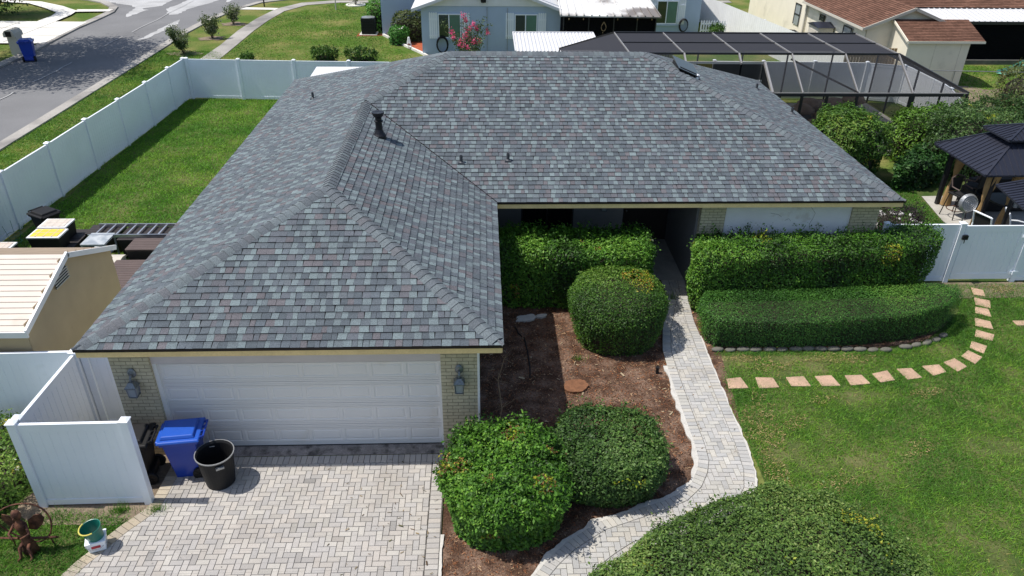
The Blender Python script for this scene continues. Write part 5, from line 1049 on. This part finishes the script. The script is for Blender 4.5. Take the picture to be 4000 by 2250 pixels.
for i, x in enumerate((4.8, 5.6, 7.5, 8.6, 9.4)):
    b = MB(); b.lathe([(0, -.12), (.035, -.09), (.03, -.03), (.015, 0)], x, 43.0, 8); b.v = [(p[0], p[1], p[2]+2.3) for p in b.v]; tag(b.build('string_light', M['wood']), 'small string light bulb hanging under the dark porch eave', 'string light', 'string light bulbs under the porch eave')
def reel(lb, x, y, z, r_=.33):
    b = MB()
    for k in range(5): b.tube([(x+(r_-.02*k)*math.cos(a)*.8, y-.03*k, z+(r_-.015*k)*math.sin(a)*1.1) for a in [i*.3141 for i in range(20)]], .018, 6, closed=True)
    b.tube([(x-.12, y, z+r_), (x, y-.1, z+r_*.9), (x+.12, y, z+r_)], .03, 6); tag(b.build('garden_hose', M['black']), lb, 'garden hose')
reel('black coiled garden hose hanging below the left shuttered window of the blue house', -2.25, 44.05, .62, .42); reel('dark coiled hose on the blue house wall under the far right window', 13.2, 50.7, .5, .38)
b = MB(); b.lathe([(.0, 0), (.4, .02), (.42, .08), (.3, .2), (0, .28)], 10.3, 42.8, 16); b.v = [(p[0], p[1], p[2]+.8) for p in b.v]; t = thing('kettle_grill', 'black kettle grill beside the dark porch', 'grill', (10.3, 42.8, 0)); b.build('lid', M['black'], t); MB().lathe([(.1, .5), (.35, .6), (.42, .8)], 10.3, 42.8, 16).build('bowl', M['black'], t)
for a in (.5, 2.6, 4.7): MB().tube([(10.3+.15*math.cos(a), 42.8+.15*math.sin(a), .6), (10.3+.35*math.cos(a), 42.8+.35*math.sin(a), 0)], .02, 6).build('leg', M['black'], t)
for x in (.3, 1.45): MB().tube([(x, Y0-.05, .05), (x, Y0-.05, 2.65 if x < 1 else 2.6)], .015, 6).build('conduit', M['gray'], nb)
MB().box(.22, .36, Y0-.12, Y0, 1.35, 1.55).build('meter_box', M['gray'], nb)
t = MB(); t.lathe([(.0, -.1), (.14, -.08), (.16, .08), (.1, .16), (0, .18)], 0, 0, 14, M=Matrix.Translation((.1, Y0-.25, 3.0))); t.tube([(-.45, Y0-.25, 3.12), (.62, Y0-.25, 3.16)], .014, 6); t.build('antenna', M['black'], nb)
ac = thing('air_conditioner', 'dark square air conditioner unit on a pad at the blue house corner', 'air conditioner', (-7.2, 49.8, 0)); MB().box(-7.75, -6.65, 49.4, 50.4, 0, .06).build('pad', M['conc_w'], ac)
b = MB(); b.box(-7.6, -6.75, 49.52, 50.3, .08, 1.02)
for k in range(9): b.box(-7.62, -6.73, 49.5, 50.32, .14+k*.095, .16+k*.095)
b.build('body', M['blackmet'], ac); b = MB(); b.lathe([(.42, 1.02), (.42, 1.06), (.38, 1.07), (.1, 1.08), (0, 1.08)], -7.17, 49.9, 18); b.build('fan_grille', M['gray'], ac)
b = MB(); b.taper(-4.35, 46.2, .02, .6, .16, .12, .05, .05); tag(b.build('garden_ornament', M['whitepaint'], bevel=.03), 'small pinkish white bag shaped ornament on the red mulch edge', 'ornament')
for i, (x, y) in enumerate(((-5.5, 48.6), (-4.3, 45.6))):
    b = MB(); b.lathe([(.02, 0), (.02, .25), (.09, .26), (.1, .3), (0, .36)], x, y, 10); tag(b.build('path_light', M['rust']), ('bronze path light at the far end of the red mulch bed' if i == 0 else 'bronze path light at the near corner of the red mulch bed'), 'path light')
wsd = thing('metal_shed', 'white corrugated metal roofed low shed behind the roof ridge', 'shed', (3.5, 37.5, 0)); b = MB()
for k in range(46):
    x = 1.62+k*.0865; b.add([(x, 35.9, 2.04+.05*(k % 2)), (x+.0865, 35.9, 2.04+.05*((k+1) % 2)), (x+.0865, 39.3, 2.22+.05*((k+1) % 2)), (x, 39.3, 2.22+.05*(k % 2))], [(0, 1, 2, 3)])
b.build('roof', M['whitemetal'], wsd); b = MB(); b.bar((1.55, 39.32, 2.24), (5.65, 39.32, 2.24), .1, .08); b.bar((1.57, 35.9, 2.07), (1.57, 39.3, 2.25), .06, .06); b.bar((5.63, 35.9, 2.07), (5.63, 39.3, 2.25), .06, .06); b.build('trim', M['whitemetal'], wsd)
MB().box(1.7, 5.5, 36.1, 39.2, 0, 2.02).build('wall', M['whitepaint'], wsd)
pf = thing('picket_fence', 'low white picket fence beside the blue house', 'fence', (14.2, 50.6, 0))
b = MB(); x = 14.3
while x < 18.4: b.taper(x, 50.4, .08, .8, .045, .012, .045, .012); b.taper(x, 50.4, .8, .87, .045, .012, .004, .012); x += .17
b.build('pickets', M['white'], pf); MB().box(14.3, 18.4, 50.415, 50.44, .2, .28).box(14.3, 18.4, 50.415, 50.44, .6, .68).build('rail', M['white'], pf)
for x in (16.2, 18.45): MB().box(x-.06, x+.06, 50.34, 50.46, 0, .95).build('post', M['white'], pf)
wf = thing('metal_fence', 'tall white ribbed metal fence running diagonally beside the cream house', 'fence', (16.3, 50, 0)); b = MB(); a_, c_ = Vector((15.15, 56, 0)), Vector((17.9, 37.2, 0)); n = 150
for k in range(n):
    p0, p1 = a_.lerp(c_, k/n), a_.lerp(c_, (k+1)/n); o = .03 if k % 2 else 0
    b.add([(p0.x-o, p0.y, 0), (p1.x-(.03-o), p1.y, 0), (p1.x-(.03-o), p1.y, 1.8), (p0.x-o, p0.y, 1.8)], [(0, 1, 2, 3), (3, 2, 1, 0)])
b.build('panel', M['whitepaint'], wf)
# ================================================================= NEIGHBOUR: CREAM HOUSE
ch = thing('cream_house', 'cream stucco neighbour house with brown shingle roof at the top right', 'house', (24, 45, 0))
b = MB(); b.box(19.9, 20.02, 39.6, 47.3, 0, 2.55); b.box(19.85, 19.97, 47.3, 58, 0, 4.6)
b.add([(19.9, 39.5, 0), (24.3, 39.5, 0), (24.3, 39.5, 2.55), (22.0, 39.5, 3.45), (19.9, 39.5, 2.55)], [(0, 1, 2, 3, 4)]); b.box(24.2, 24.3, 39.55, 44, 0, 2.5); b.build('wall', M['cream'], ch)
def rowroof(mb, a, b_, c_, d_, rows, base=(.155, .082, .058)):
    """a-b eave, d-c ridge; rows of slightly stepped courses with broken tones"""
    a, b_, c_, d_ = [Vector(p) for p in (a, b_, c_, d_)]; n = max(6, int((b_-a).length/.33))
    for r_ in range(rows):
        f0, f1 = r_/rows, (r_+1)/rows
        for k in range(n):
            g0, g1 = k/n, (k+1)/n; q = [a.lerp(b_, g0).lerp(d_.lerp(c_, g0), f0), a.lerp(b_, g1).lerp(d_.lerp(c_, g1), f0), a.lerp(b_, g1).lerp(d_.lerp(c_, g1), f1), a.lerp(b_, g0).lerp(d_.lerp(c_, g0), f1)]
            q[0] = q[0]+Vector((0, 0, .02)); q[1] = q[1]+Vector((0, 0, .02)); s = random.gauss(1, .12); mb.add(q+[q[0]-Vector((0, 0, .025)), q[1]-Vector((0, 0, .025))], [(0, 1, 2, 3)], 0, tuple(c*s for c in base)); mb.f.append((len(mb.v)-2, len(mb.v)-1, len(mb.v)-5, len(mb.v)-6)); mb.m.append(0); mb.t.append((.03, .02, .015))
rb = MB(); rowroof(rb, (19.55, 47.5, 2.56), (19.55, 39.2, 2.56), (22.0, 39.2, 3.55), (22.0, 47.5, 3.55), 18)
rowroof(rb, (24.6, 39.2, 2.56), (24.6, 44, 2.56), (22.0, 44, 3.55), (22.0, 39.2, 3.55), 18)
rowroof(rb, (21.0, 44.3, 2.75), (45, 44.3, 2.75), (45, 52, 5.4), (21.0, 52, 5.4), 44)
rb.build('roof', M['brownroof'], ch)
b = MB(); b.bar((19.5, 39.17, 2.5), (22.0, 39.17, 3.5), .05, .14); b.bar((22.0, 39.17, 3.5), (24.65, 39.17, 2.5), .05, .14); b.bar((19.52, 39.2, 2.5), (19.52, 47.5, 2.5), .05, .12); b.build('fascia', M['beige'], ch)
for y0, y1, z0, z1 in ((48.25, 49.15, .95, 2.2), (44.7, 45.3, 1.85, 2.2), (41.0, 42.0, 1.0, 2.2)):
    b = MB(); b.box(19.8, 19.83, y0, y1, z0, z1); o = b.build('window', M['clear'] if z0 < 1.5 else M['winglass'], ch)
    b = MB(); b.box(19.77, 19.8, y0, y0+.06, z0, z1); b.box(19.77, 19.8, y1-.06, y1, z0, z1); b.box(19.765, 19.8, y0, y1, z1-.05, z1+.01); b.box(19.765, 19.8, y0, y1, (z0+z1)/2-.03, (z0+z1)/2+.03); b.build('frame', M['bronzed'], o)
b = MB(); b.box(19.74, 19.84, 47.32, 47.44, 0, 3.4); b.build('downpipe', M['beige'], ch)
pc = thing('metal_porch', 'dark open porch with white ribbed metal roof on the cream house', 'porch', (28, 43, 0)); b = MB(); b.add([(25.6, 42.5, 2.32), (45, 42.5, 2.32), (45, 44.5, 2.72), (24.0, 44.5, 2.72)], [(0, 1, 2, 3)])
for k in range(60): x = 25.7+k*.32; b.bar((x, 42.48, 2.34), (x-.15, 44.5, 2.75), .05, .035)
b.build('roof', M['whitemetal'], pc); MB().box(25.5, 45, 42.45, 42.5, 2.16, 2.29).build('fascia', M['bronzed'], pc)
b = MB(); b.box(24.5, 45, 46.0, 46.1, 0, 2.5); b.box(24.5, 24.6, 42.9, 46, 0, 2.4); b.box(24.6, 45, 42.6, 46, 0, .03); b.build('interior', M['darkbrown'], pc); b = MB(); b.box(24.7, 45, 42.62, 42.64, .1, 2.16); b.build('screen', M['screendark'], pc); MB().box(24.7, 45, 42.3, 42.55, 0, .25).build('deck_step', M['stone'], pc)
cs = thing('cream_shed', 'tall cream shed with brown shingle gable roof behind the pool screen', 'shed', (22.7, 39, 0)); b = MB(); X0, X1, Ya, Yb, Yc, Ze, Zr = 21.2, 24.35, 37.6, 39.35, 41.0, 2.25, 2.95
b.add([(X0, Ya, 0), (X1, Ya, 0), (X1, Ya, Ze), (X0, Ya, Ze), (X0, Yc, 0), (X0, Yc, Ze), (X0, Yb, Zr-.05), (X1, Yc, 0), (X1, Yc, Ze), (X1, Yb, Zr-.05)], [(0, 1, 2, 3), (4, 0, 3, 6, 5), (1, 7, 8, 9, 2)]); b.build('wall', M['cream'], cs)
MB().box(X1-.45, X1-.435, Ya-.012, Ya-.002, .1, Ze).box(X0+1.4, X0+1.41, Ya-.012, Ya-.002, .1, Ze).build('panel_joint', M['beige'], cs)
b = MB(); rowroof(b, (X0-.12, Ya-.15, Ze+.03), (X1+.62, Ya-.15, Ze+.03), (X1+.62, Yb, Zr+.03), (X0-.12, Yb, Zr+.03), 14); rowroof(b, (X1+.62, Yc+.15, Ze+.03), (X0-.12, Yc+.15, Ze+.03), (X0-.12, Yb, Zr+.03), (X1+.62, Yb, Zr+.03), 10); b.build('roof', M['brownroof'], cs)
b = MB(); b.bar((X0-.14, Ya-.17, Ze-.03), (X1+.64, Ya-.17, Ze-.03), .04, .1); b.bar((X0-.15, Ya-.15, Ze), (X0-.15, Yb, Zr), .05, .1); b.bar((X0-.15, Yb, Zr), (X0-.15, Yc+.15, Ze), .05, .1); b.build('trim', M['cream'], cs)
ps = thing('plastic_shed', 'small tan plastic storage shed with grey roof against the cream house wall', 'shed', (19.2, 44.2, 0)); b = MB(); b.box(18.95, 19.82, 43.2, 44.6, 0, 1.8); b.box(18.92, 18.95, 43.5, 44.3, .1, 1.6); b.build('body', M['beige'], ps, bevel=.02); b = MB(); b.add([(18.85, 43.1, 1.8), (19.86, 43.1, 1.8), (19.86, 43.9, 2.0), (18.85, 43.9, 2.0), (19.86, 44.7, 1.8), (18.85, 44.7, 1.8)], [(0, 1, 2, 3), (3, 2, 4, 5), (0, 3, 5), (1, 4, 2)]); b.build('roof', M['charc'], ps)
ac2 = thing('air_conditioner', 'grey air conditioner unit beside the cream house wall', 'air conditioner', (19.1, 47.4, 0)); MB().box(18.6, 19.5, 47.0, 47.9, 0, .8).build('body', M['gray'], ac2); MB().lathe([(.38, .8), (.38, .83), (0, .84)], 19.05, 47.45, 16).build('fan_grille', M['black'], ac2)
sd = thing('slide', 'green plastic playground slide on the grass at the right edge', 'slide', (29, 41, 0)); b = MB(); pa = [(28.0, 39.9, .08), (28.6, 40.2, .10), (29.3, 40.6, .18), (30.2, 41.1, .36), (31.4, 41.8, .62)]
for i in range(4):
    a, c_ = Vector(pa[i]), Vector(pa[i+1]); d = (c_-a).normalized(); n = Vector((-d.y, d.x, 0)).normalized()*.25; up = Vector((0, 0, .16))
    b.add([a-n, a+n, c_+n, c_-n, a-n+up, a+n+up, c_+n+up, c_-n+up], [(0, 1, 2, 3), (0, 3, 7, 4), (1, 5, 6, 2), (3, 2, 1, 0), (4, 7, 3, 0), (2, 6, 5, 1)])
b.build('chute', M['teal'], sd); MB().box(31.2, 31.6, 41.6, 42.0, 0, .6).build('support', M['teal'], sd)
cl = thing('wire_fence', 'thin wire fence rail crossing the neighbour yard', 'fence', (22, 36.3, 0)); MB().tube([(20.0, 36.6, 1.1), (34, 35.6, 1.1)], .022, 6).build('rail', M['gray'], cl)
for x in (20.1, 23.2, 26.2, 29.2): MB().tube([(x, 36.6-(x-20)*.07, 0), (x, 36.6-(x-20)*.07, 1.1)], .025, 6).build('post', M['gray'], cl)
t = thing('wooden_fence', 'brown board fence seen through the pool screen beside the white ribbed fence', 'fence', (18.4, 38.3, 0)); b = MB(); x = 18.0
while x < 21.0: b.box(x+.01, x+.14, 38.3, 38.33, 0, 1.75); x += .155
b.build('boards', M['wood'], t); MB().box(18, 21, 38.34, 38.38, .4, .5).box(18, 21, 38.34, 38.38, 1.3, 1.4).build('rail', M['wood'], t)
# ================================================================= POOL CAGE
cg = thing('pool_enclosure', 'pool screen enclosure with flat dark mesh roof behind the house', 'screen enclosure', (14, 30, 0))
ZB, ZT = 2.45, 3.5; xs = [3.5, 5.65, 7.75, 9.88, 11.95, 14.05, 16.15, 18.28]; yf, ytf, ytb, yb = 27.45, 29.15, 33.0, 34.7
fb = MB(); fd = MB()
for x in xs[1:-1]:
    fb.bar((x, ytf, ZT), (x, ytb, ZT), .035, .05); fb.bar((x, yf, ZB), (x, ytf, ZT), .045, .07) if x > 10.6 else fb.bar((x, 28.7, 3.22), (x, ytf, ZT), .06, .09); fb.bar((x, ytb, ZT), (x, yb, ZB), .06, .09)
fb.bar((10.8, yf, ZB), (10.8, 28.75, 3.25), .08, .1); fb.bar((4.6, 28.75, 3.25), (10.8, 28.75, 3.25), .06, .08); fb.bar((10.76, yf, ZB), (18.28, yf, ZB), .06, .02)
fb.build('rafter', M['bronze'], cg)
fd.bar((10.76, yf, ZB-.07), (18.28, yf, ZB-.07), .1, .1); fd.bar((5.65, ytf, ZT), (16.15, ytf, ZT), .05, .08); fd.bar((5.65, ytb, ZT), (16.15, ytb, ZT), .05, .08); fd.bar((5.65, 31.1, ZT+.0), (16.15, 31.1, ZT), .035, .05); fd.bar((3.5, yb, ZB), (18.28, yb, ZB), .06, .1)
fd.bar((18.28, yf, ZB), (18.28, yb, ZB), .06, .1); fd.bar((16.15, ytf, ZT), (18.28, yf, ZB), .08, .1); fd.bar((16.15, ytb, ZT), (18.28, yb, ZB), .06, .09); fd.bar((5.65, ytb, ZT), (3.5, yb, ZB), .06, .09); fd.bar((16.15, 31.1, ZT), (18.28, 31.1, ZB), .05, .08); fd.bar((5.65, ytf, ZT), (3.6, 28.2, 2.9), .06, .09); fd.bar((11.95, ytf+.0, 3.3), (14.05, yf, ZB+.02), .05, .06)
fd.build('beam', M['bronzed'], cg)
for x in (10.8, 11.95, 12.9, 14.05, 16.15, 18.28):
    MB().box(x-.04-(.05 if x == 16.15 else 0), x+.04+(.05 if x == 16.15 else 0), yf-.05, yf+.05, 0, ZB-.12).build('post', M['bronzed'], cg)
for x in xs[:-1]+[18.28]: MB().box(x-.03, x+.03, yb-.03, yb+.03, 0, ZB-.05).build('post', M['bronzed'], cg)
for y in (29.15, 31.1, 33.0): MB().box(18.25, 18.31, y-.03, y+.03, 0, ZB-.05).build('post', M['bronzed'], cg)
MB().bar((10.8, yf, 1.0), (14.05, yf, 1.0), .04, .06).build('chair_rail', M['bronzed'], cg)
b = MB(); b.add([(5.65, ytf, ZT-.02), (16.15, ytf, ZT-.02), (16.15, ytb, ZT-.02), (5.65, ytb, ZT-.02)], [(0, 1, 2, 3)])
b.add([(16.15, ytb, ZT-.02), (5.65, ytb, ZT-.02), (3.5, yb, ZB), (18.28, yb, ZB)], [(0, 1, 2, 3)]); b.add([(5.65, ytf, ZT-.02), (5.65, ytb, ZT-.02), (3.5, yb, ZB), (3.5, 28.2, 2.9)], [(0, 1, 2, 3)]); b.build('roof_screen', M['screentop'], cg)
b = MB(); b.add([(10.8, yf, ZB), (18.28, yf, ZB), (16.15, ytf, ZT-.02), (10.8, ytf, ZT-.02)], [(0, 1, 2, 3)]); b.add([(5.65, 28.75, 3.25), (10.8, 28.75, 3.25), (10.8, ytf, ZT-.02), (5.65, ytf, ZT-.02)], [(0, 1, 2, 3)])
b.add([(18.28, yf, ZB), (18.28, yb, ZB), (16.15, ytb, ZT-.02), (16.15, ytf, ZT-.02)], [(0, 1, 2, 3)]); b.add([(10.8, yf, 0.05), (18.28, yf, 0.05), (18.28, yf, ZB-.1), (10.8, yf, ZB-.1)], [(0, 1, 2, 3)]); b.add([(18.28, yf, .05), (18.28, yb, .05), (18.28, yb, ZB-.1), (18.28, yf, ZB-.1)], [(0, 1, 2, 3)]); b.build('wall_screen', M['screen'], cg)
b = MB(); b.add([(5.65, 28.75, 2.6), (10.8, 28.75, 2.6), (10.8, 28.75, 3.2), (5.65, 28.75, 3.2)], [(0, 1, 2, 3)]); b.add([(10.8, 27.45, .05), (10.8, 28.75, .05), (10.8, 28.75, 3.2), (10.8, 27.5, ZB)], [(0, 1, 2, 3)]); b.build('side_screen', M['screendark'], cg)
rr = random.Random(3)
RO = [(14.6, 32.6, .55), (15.4, 33.2, .6), (16.2, 33.6, .6), (14.0, 31.9, .5), (15.0, 32.0, .45), (15.9, 32.7, .5), (17.0, 33.5, .55), (13.4, 31.0, .5), (14.3, 31.0, .4), (15.2, 31.1, .4), (12.8, 30.2, .5), (13.8, 30.0, .4), (15.9, 31.8, .35), (16.9, 32.5, .4)]
for i, (x, y, s) in enumerate(RO):
    b = MB(); n = 10; pr2 = [(0, 0), (.7, .05), (1, .3), (.95, .6), (.6, .9), (0, 1)]; b.lathe([(r_*s*rr.uniform(.9, 1.1), z*s*.9) for r_, z in pr2], 0, 0, n); b.v = [(p[0]*rr.uniform(.9, 1.1), p[1]*rr.uniform(.9, 1.1), p[2]) for p in b.v]; o = b.build('pool_rock', M['rock'], smooth=True, loc=(x, y, (.0 if i % 3 else .3) if i < 7 else 0), rot=(0, 0, rr.random()*6))
    tag(o, 'rounded tan boulder of the rock waterfall inside the pool enclosure', 'rock', 'boulders of the pool waterfall')
# ================================================================= RIGHT SIDE: GAZEBO AND PATIO
gz = thing('gazebo', 'black metal gazebo with two tier hip roof and tan curtains on the patio', 'gazebo', (16.4, 21.5, 0)); gx0, gx1, gy0, gy1, ze = 14.68, 18.2, 20.1, 22.95, 2.06
cx, cy = (gx0+gx1)/2, (gy0+gy1)/2
def hiproof(mb, x0, x1, y0, y1, z0, k, z1, ribs=.18):
    cx, cy = (x0+x1)/2, (y0+y1)/2; O = [(x0, y0), (x1, y0), (x1, y1), (x0, y1)]; I = [(cx+(x-cx)*k, cy+(y-cy)*k) for x, y in O]
    mb.add([(*p, z0) for p in O]+[(*p, z1) for p in I]+[(*p, z0-.05) for p in O], [(i, (i+1) % 4, 4+(i+1) % 4, 4+i) for i in range(4)]+[(8+i, 8+(i+1) % 4, (i+1) % 4, i) for i in range(4)]+[(4, 5, 6, 7)])
    for i in range(4):
        a, b_ = Vector((*O[i], z0)), Vector((*O[(i+1) % 4], z0)); c_, d_ = Vector((*I[(i+1) % 4], z1)), Vector((*I[i], z1)); n = int((b_-a).length/ribs); e = (b_-a).normalized(); ctr = Vector((cx, cy, 0)); run = ((a+b_)/2-Vector((cx, cy, z0))).length; inw = (Vector((cx, cy, z0))-(a+b_)/2).normalized(); slope = (z1-z0)/(run*(1-k)); half = (b_-a).length/2
        for q in range(1, n):
            s = q*ribs; off = min(s, 2*half-s); L_ = min(off/half*run, run*(1-k)); p = a+e*s; mb.bar(p+Vector((0, 0, .012)), p+inw*L_+Vector((0, 0, slope*L_+.012)), .022, .02)
        mb.bar(a+Vector((0, 0, .015)), d_+Vector((0, 0, .015)), .06, .03)
b = MB(); hiproof(b, gx0, gx1, gy0, gy1, ze, .36, 2.72); b.build('roof', M['charc'], gz)
b = MB(); hiproof(b, cx-.85, cx+.85, cy-.68, cy+.68, 2.86, .05, 3.14, .14); b.build('upper_roof', M['charc'], gz)
MB().box(cx-.55, cx+.55, cy-.42, cy+.42, 2.7, 2.85).build('vent_band', M['black'], gz)
b = MB(); b.box(gx0+.3, gx1-.3, gy0+.25, gy0+.33, 1.9, 2.02); b.box(gx0+.3, gx1-.3, gy1-.33, gy1-.25, 1.9, 2.02); b.box(gx0+.25, gx0+.33, gy0+.3, gy1-.3, 1.9, 2.02); b.box(gx1-.33, gx1-.25, gy0+.3, gy1-.3, 1.9, 2.02)
b.build('beam', M['blackmet'], gz)
for x, y in ((gx0+.55, gy1-.25), (gx0+.5, gy0+.3), (gx1-.4, gy0+.3), (gx1-.4, gy1-.25)): MB().box(x-.06, x+.06, y-.06, y+.06, 0, 2.0).build('post', M['blackmet'], gz)
def curtain(x, y, dx=.18, h0=.05, h1=1.95):
    vs = []; prof = [(1.95, .2), (1.6, .17), (1.2, .09), (1.08, .05), (1.0, .06), (.6, .13), (.05, .17)]; n = 20; b = MB(); k = 0
    for z, r_ in prof:
        for i in range(n): a = 2*math.pi*i/n; q = r_*(1+.16*math.cos(a*7)); vs.append((x+dx+(.12*(z-1.08) if z > 1.08 else 0)+q*math.cos(a), y+q*.6*math.sin(a), z))
    fs = [(j*n+i, j*n+(i+1) % n, (j+1)*n+(i+1) % n, (j+1)*n+i) for j in range(len(prof)-1) for i in range(n)]; b.add(vs, fs); b.build('curtain', M['curtain'], gz, smooth=True)
curtain(gx0+.6, gy1-.35); curtain(gx0+.55, gy0+.35, -.1); curtain(gx0+.9, gy0+.3, .3)
g2 = thing('grill_gazebo', 'smaller black ribbed metal canopy at the right edge in front of the gazebo', 'gazebo', (16, 18.5, 0)); b = MB()
b.add([(14.4, 17.85, 2.0), (14.7, 19.6, 2.0), (17.5, 19.6, 2.5), (17.5, 17.85, 2.5), (14.4, 17.85, 1.95), (14.7, 19.6, 1.95), (17.5, 19.6, 2.45), (17.5, 17.85, 2.45)], [(3, 2, 1, 0), (4, 5, 6, 7), (0, 1, 5, 4), (0, 4, 7, 3), (1, 2, 6, 5)])
for k in range(11): y = 17.95+k*.155; x = 14.42+.3*(k*.155)/1.75; b.bar((x, y, 2.01), (17.5, y, 2.51), .022, .022)
b.build('roof', M['charc'], g2)
for x, y in ((15.1, 18.0), (15.2, 19.4), (17.2, 18.0), (17.2, 19.4)): MB().box(x-.04, x+.04, y-.04, y+.04, 0, 2.1).build('post', M['blackmet'], g2)
def stool(lb, x, y, rz):
    T = Matrix.Translation((x, y, 0)) @ Matrix.Rotation(rz, 4, 'Z'); t = thing('bar_stool', lb, 'bar stool', (x, y, 0), 'tall black patio bar stools')
    MB().box(-.24, .24, -.23, .23, .78, .84, M=T).build('seat', M['fabric'], t, bevel=.02); MB().box(-.24, .24, .2, .24, .85, 1.3, M=T).build('backrest', M['fabric'], t, bevel=.015)
    for sx in (-1, 1):
        for sy_ in (-1, 1): b = MB(); b.tube([T @ Vector((sx*.2, sy_*.18, .78)), T @ Vector((sx*.27, sy_*.26, .03))], .016, 6); b.build('leg', M['blackmet'], t)
    b = MB(); b.tube([T @ Vector((.25*math.cos(a), .25*math.sin(a), .3)) for a in [i*.5236 for i in range(12)]], .014, 6, closed=True); b.build('footrest', M['rust'], t)
    b = MB(); b.tube([T @ Vector(p) for p in ((-.27, -.18, 1.02), (-.28, .1, 1.05), (-.25, .22, 1.3), (0, .25, 1.38), (.25, .22, 1.3), (.28, .1, 1.05), (.27, -.18, 1.02))], .022, 8); b.build('armrest', M['brownwood'], t)
stool('tall black bar stool nearest the left curtain of the gazebo', 15.2, 21.7, .3); stool('tall bar stool with curved brown back deeper under the gazebo', 16.1, 22.4, -2.6)
fn = thing('pedestal_fan', 'round silver pedestal fan in front of the gazebo curtain', 'fan', (15.05, 20.4, 0)); T = Matrix.Translation((14.62, 20.35, 1.08)) @ Matrix.Rotation(R(78), 4, 'X'); b = MB(); b.lathe([(.0, -.1), (.18, -.1), (.27, -.05), (.29, .0), (.27, .05), (.24, .08), (.22, .06), (0, .05)], 0, 0, 26, M=T); b.build('fan_head', M['gray'], fn)
b = MB()
for r_ in (.06, .12, .18, .24): b.tube([T @ Vector((r_*math.cos(a), r_*math.sin(a), .09)) for a in [i*.3141 for i in range(20)]], .005, 4, closed=True)
b.build('grille', M['alu'], fn); MB().tube([(14.64, 20.42, .95), (14.66, 20.4, .05)], .022, 8).build('stem', M['gray'], fn); MB().lathe([(.25, 0), (.25, .03), (.05, .06)], 14.66, 20.4, 18).build('base', M['gray'], fn)
def armchair(lb, x, y, rz):
    T = Matrix.Translation((x, y, 0)) @ Matrix.Rotation(rz, 4, 'Z'); t = thing('patio_chair', lb, 'patio chair', (x, y, 0), 'white framed patio chairs behind the gate')
    MB().box(-.27, .27, -.26, .26, .40, .43, M=T).build('seat', M['fabric'], t); MB().add([T @ Vector(p) for p in ((-.26, .26, .42), (.26, .26, .42), (.26, .38, 1.0), (-.26, .38, 1.0), (-.26, .28, .42), (.26, .28, .42), (.26, .4, 1.0), (-.26, .4, 1.0))], [(0, 1, 2, 3), (7, 6, 5, 4), (3, 2, 6, 7), (0, 3, 7, 4), (1, 5, 6, 2)]).build('backrest', M['fabric'], t)
    for s in (-1, 1):
        b = MB(); b.tube([T @ Vector(p) for p in ((s*.3, -.3, 0), (s*.3, -.3, .62), (s*.3, .0, .66), (s*.3, .3, .64), (s*.3, .42, 1.04))], .026, 8); b.tube([T @ Vector(p) for p in ((s*.3, .3, .64), (s*.3, .36, 0))], .024, 8); b.build('arm_frame', M['white'], t)
    b = MB(); b.tube([T @ Vector(p) for p in ((-.3, .42, 1.04), (.3, .42, 1.04))], .026, 8); b.tube([T @ Vector(p) for p in ((-.3, -.28, .41), (.3, -.28, .41))], .024, 8); b.build('cross_rail', M['white'], t)
armchair('white framed patio chair nearest the gate post', 15.05, 19.75, 1.9); armchair('white framed patio chair farther right behind the gate panel', 15.95, 19.7, 1.2)
t = thing('added_dark_sofa', 'dark sofa added to deepen the shade under the gazebo', 'sofa', (17.2, 22.4, 0)); MB().box(16.2, 18.2, 22.0, 22.8, .05, .42).build('seat', M['fabric'], t, bevel=.03); MB().box(16.2, 18.2, 22.7, 22.95, .43, .9).build('backrest', M['fabric'], t, bevel=.03)  # dark sofa added so the space under the gazebo reads darker
for x in (16.05, 18.2): MB().box(x, x+.15, 22.0, 22.95, .05, .62).build('armrest', M['fabric'], t, bevel=.02)
t = thing('grill_cart', 'dark grill cart under the small black canopy', 'grill', (17.3, 19.2, 0)); MB().box(16.9, 18.1, 18.9, 19.5, .1, .85).build('cabinet', M['black'], t, bevel=.02); MB().box(16.95, 18.05, 18.92, 19.48, .86, 1.15).build('hood', M['blackmet'], t, bevel=.06)
tag(MB().lathe([(.05, 0), (.06, .14), (.055, .14), (.04, .01)], 16.0, 20.2, 14, M=Matrix.Translation((0, 0, 1.0))).build('tumbler', M['clear']), 'small pale cup on the dark table under the gazebo', 'cup')
t = thing('patio_table', 'dark round patio table under the gazebo', 'table', (16.1, 20.6, 0)); MB().lathe([(.6, .95), (.6, 1.0)], 16.2, 20.75, 24).build('tabletop', M['blackmet'], t); MB().lathe([(.3, 0), (.05, .05), (.05, .95)], 16.2, 20.75, 12).build('pedestal', M['blackmet'], t)
# white rocks
for i in range(40):
    s = rr.uniform(.08, .17); x = 12.3+rr.random()*1.8; y = 20.2+rr.random()*2.2-(x-12.3)*.15
    b = MB(); b.lathe([(.0, 0), (s, s*.15), (s*.9, s*.5), (s*.4, s*.8), (0, s*.85)], 0, 0, 7); b.v = [(p[0]*rr.uniform(.85, 1.15), p[1]*rr.uniform(.85, 1.15), p[2]) for p in b.v]
    tag(b.build('white_rock', M['whiterock'], smooth=True, loc=(x, y, .01), rot=(0, 0, rr.random()*6)), 'white rock in the bed between house and patio', 'rock', 'white rocks in the bed by the house corner')
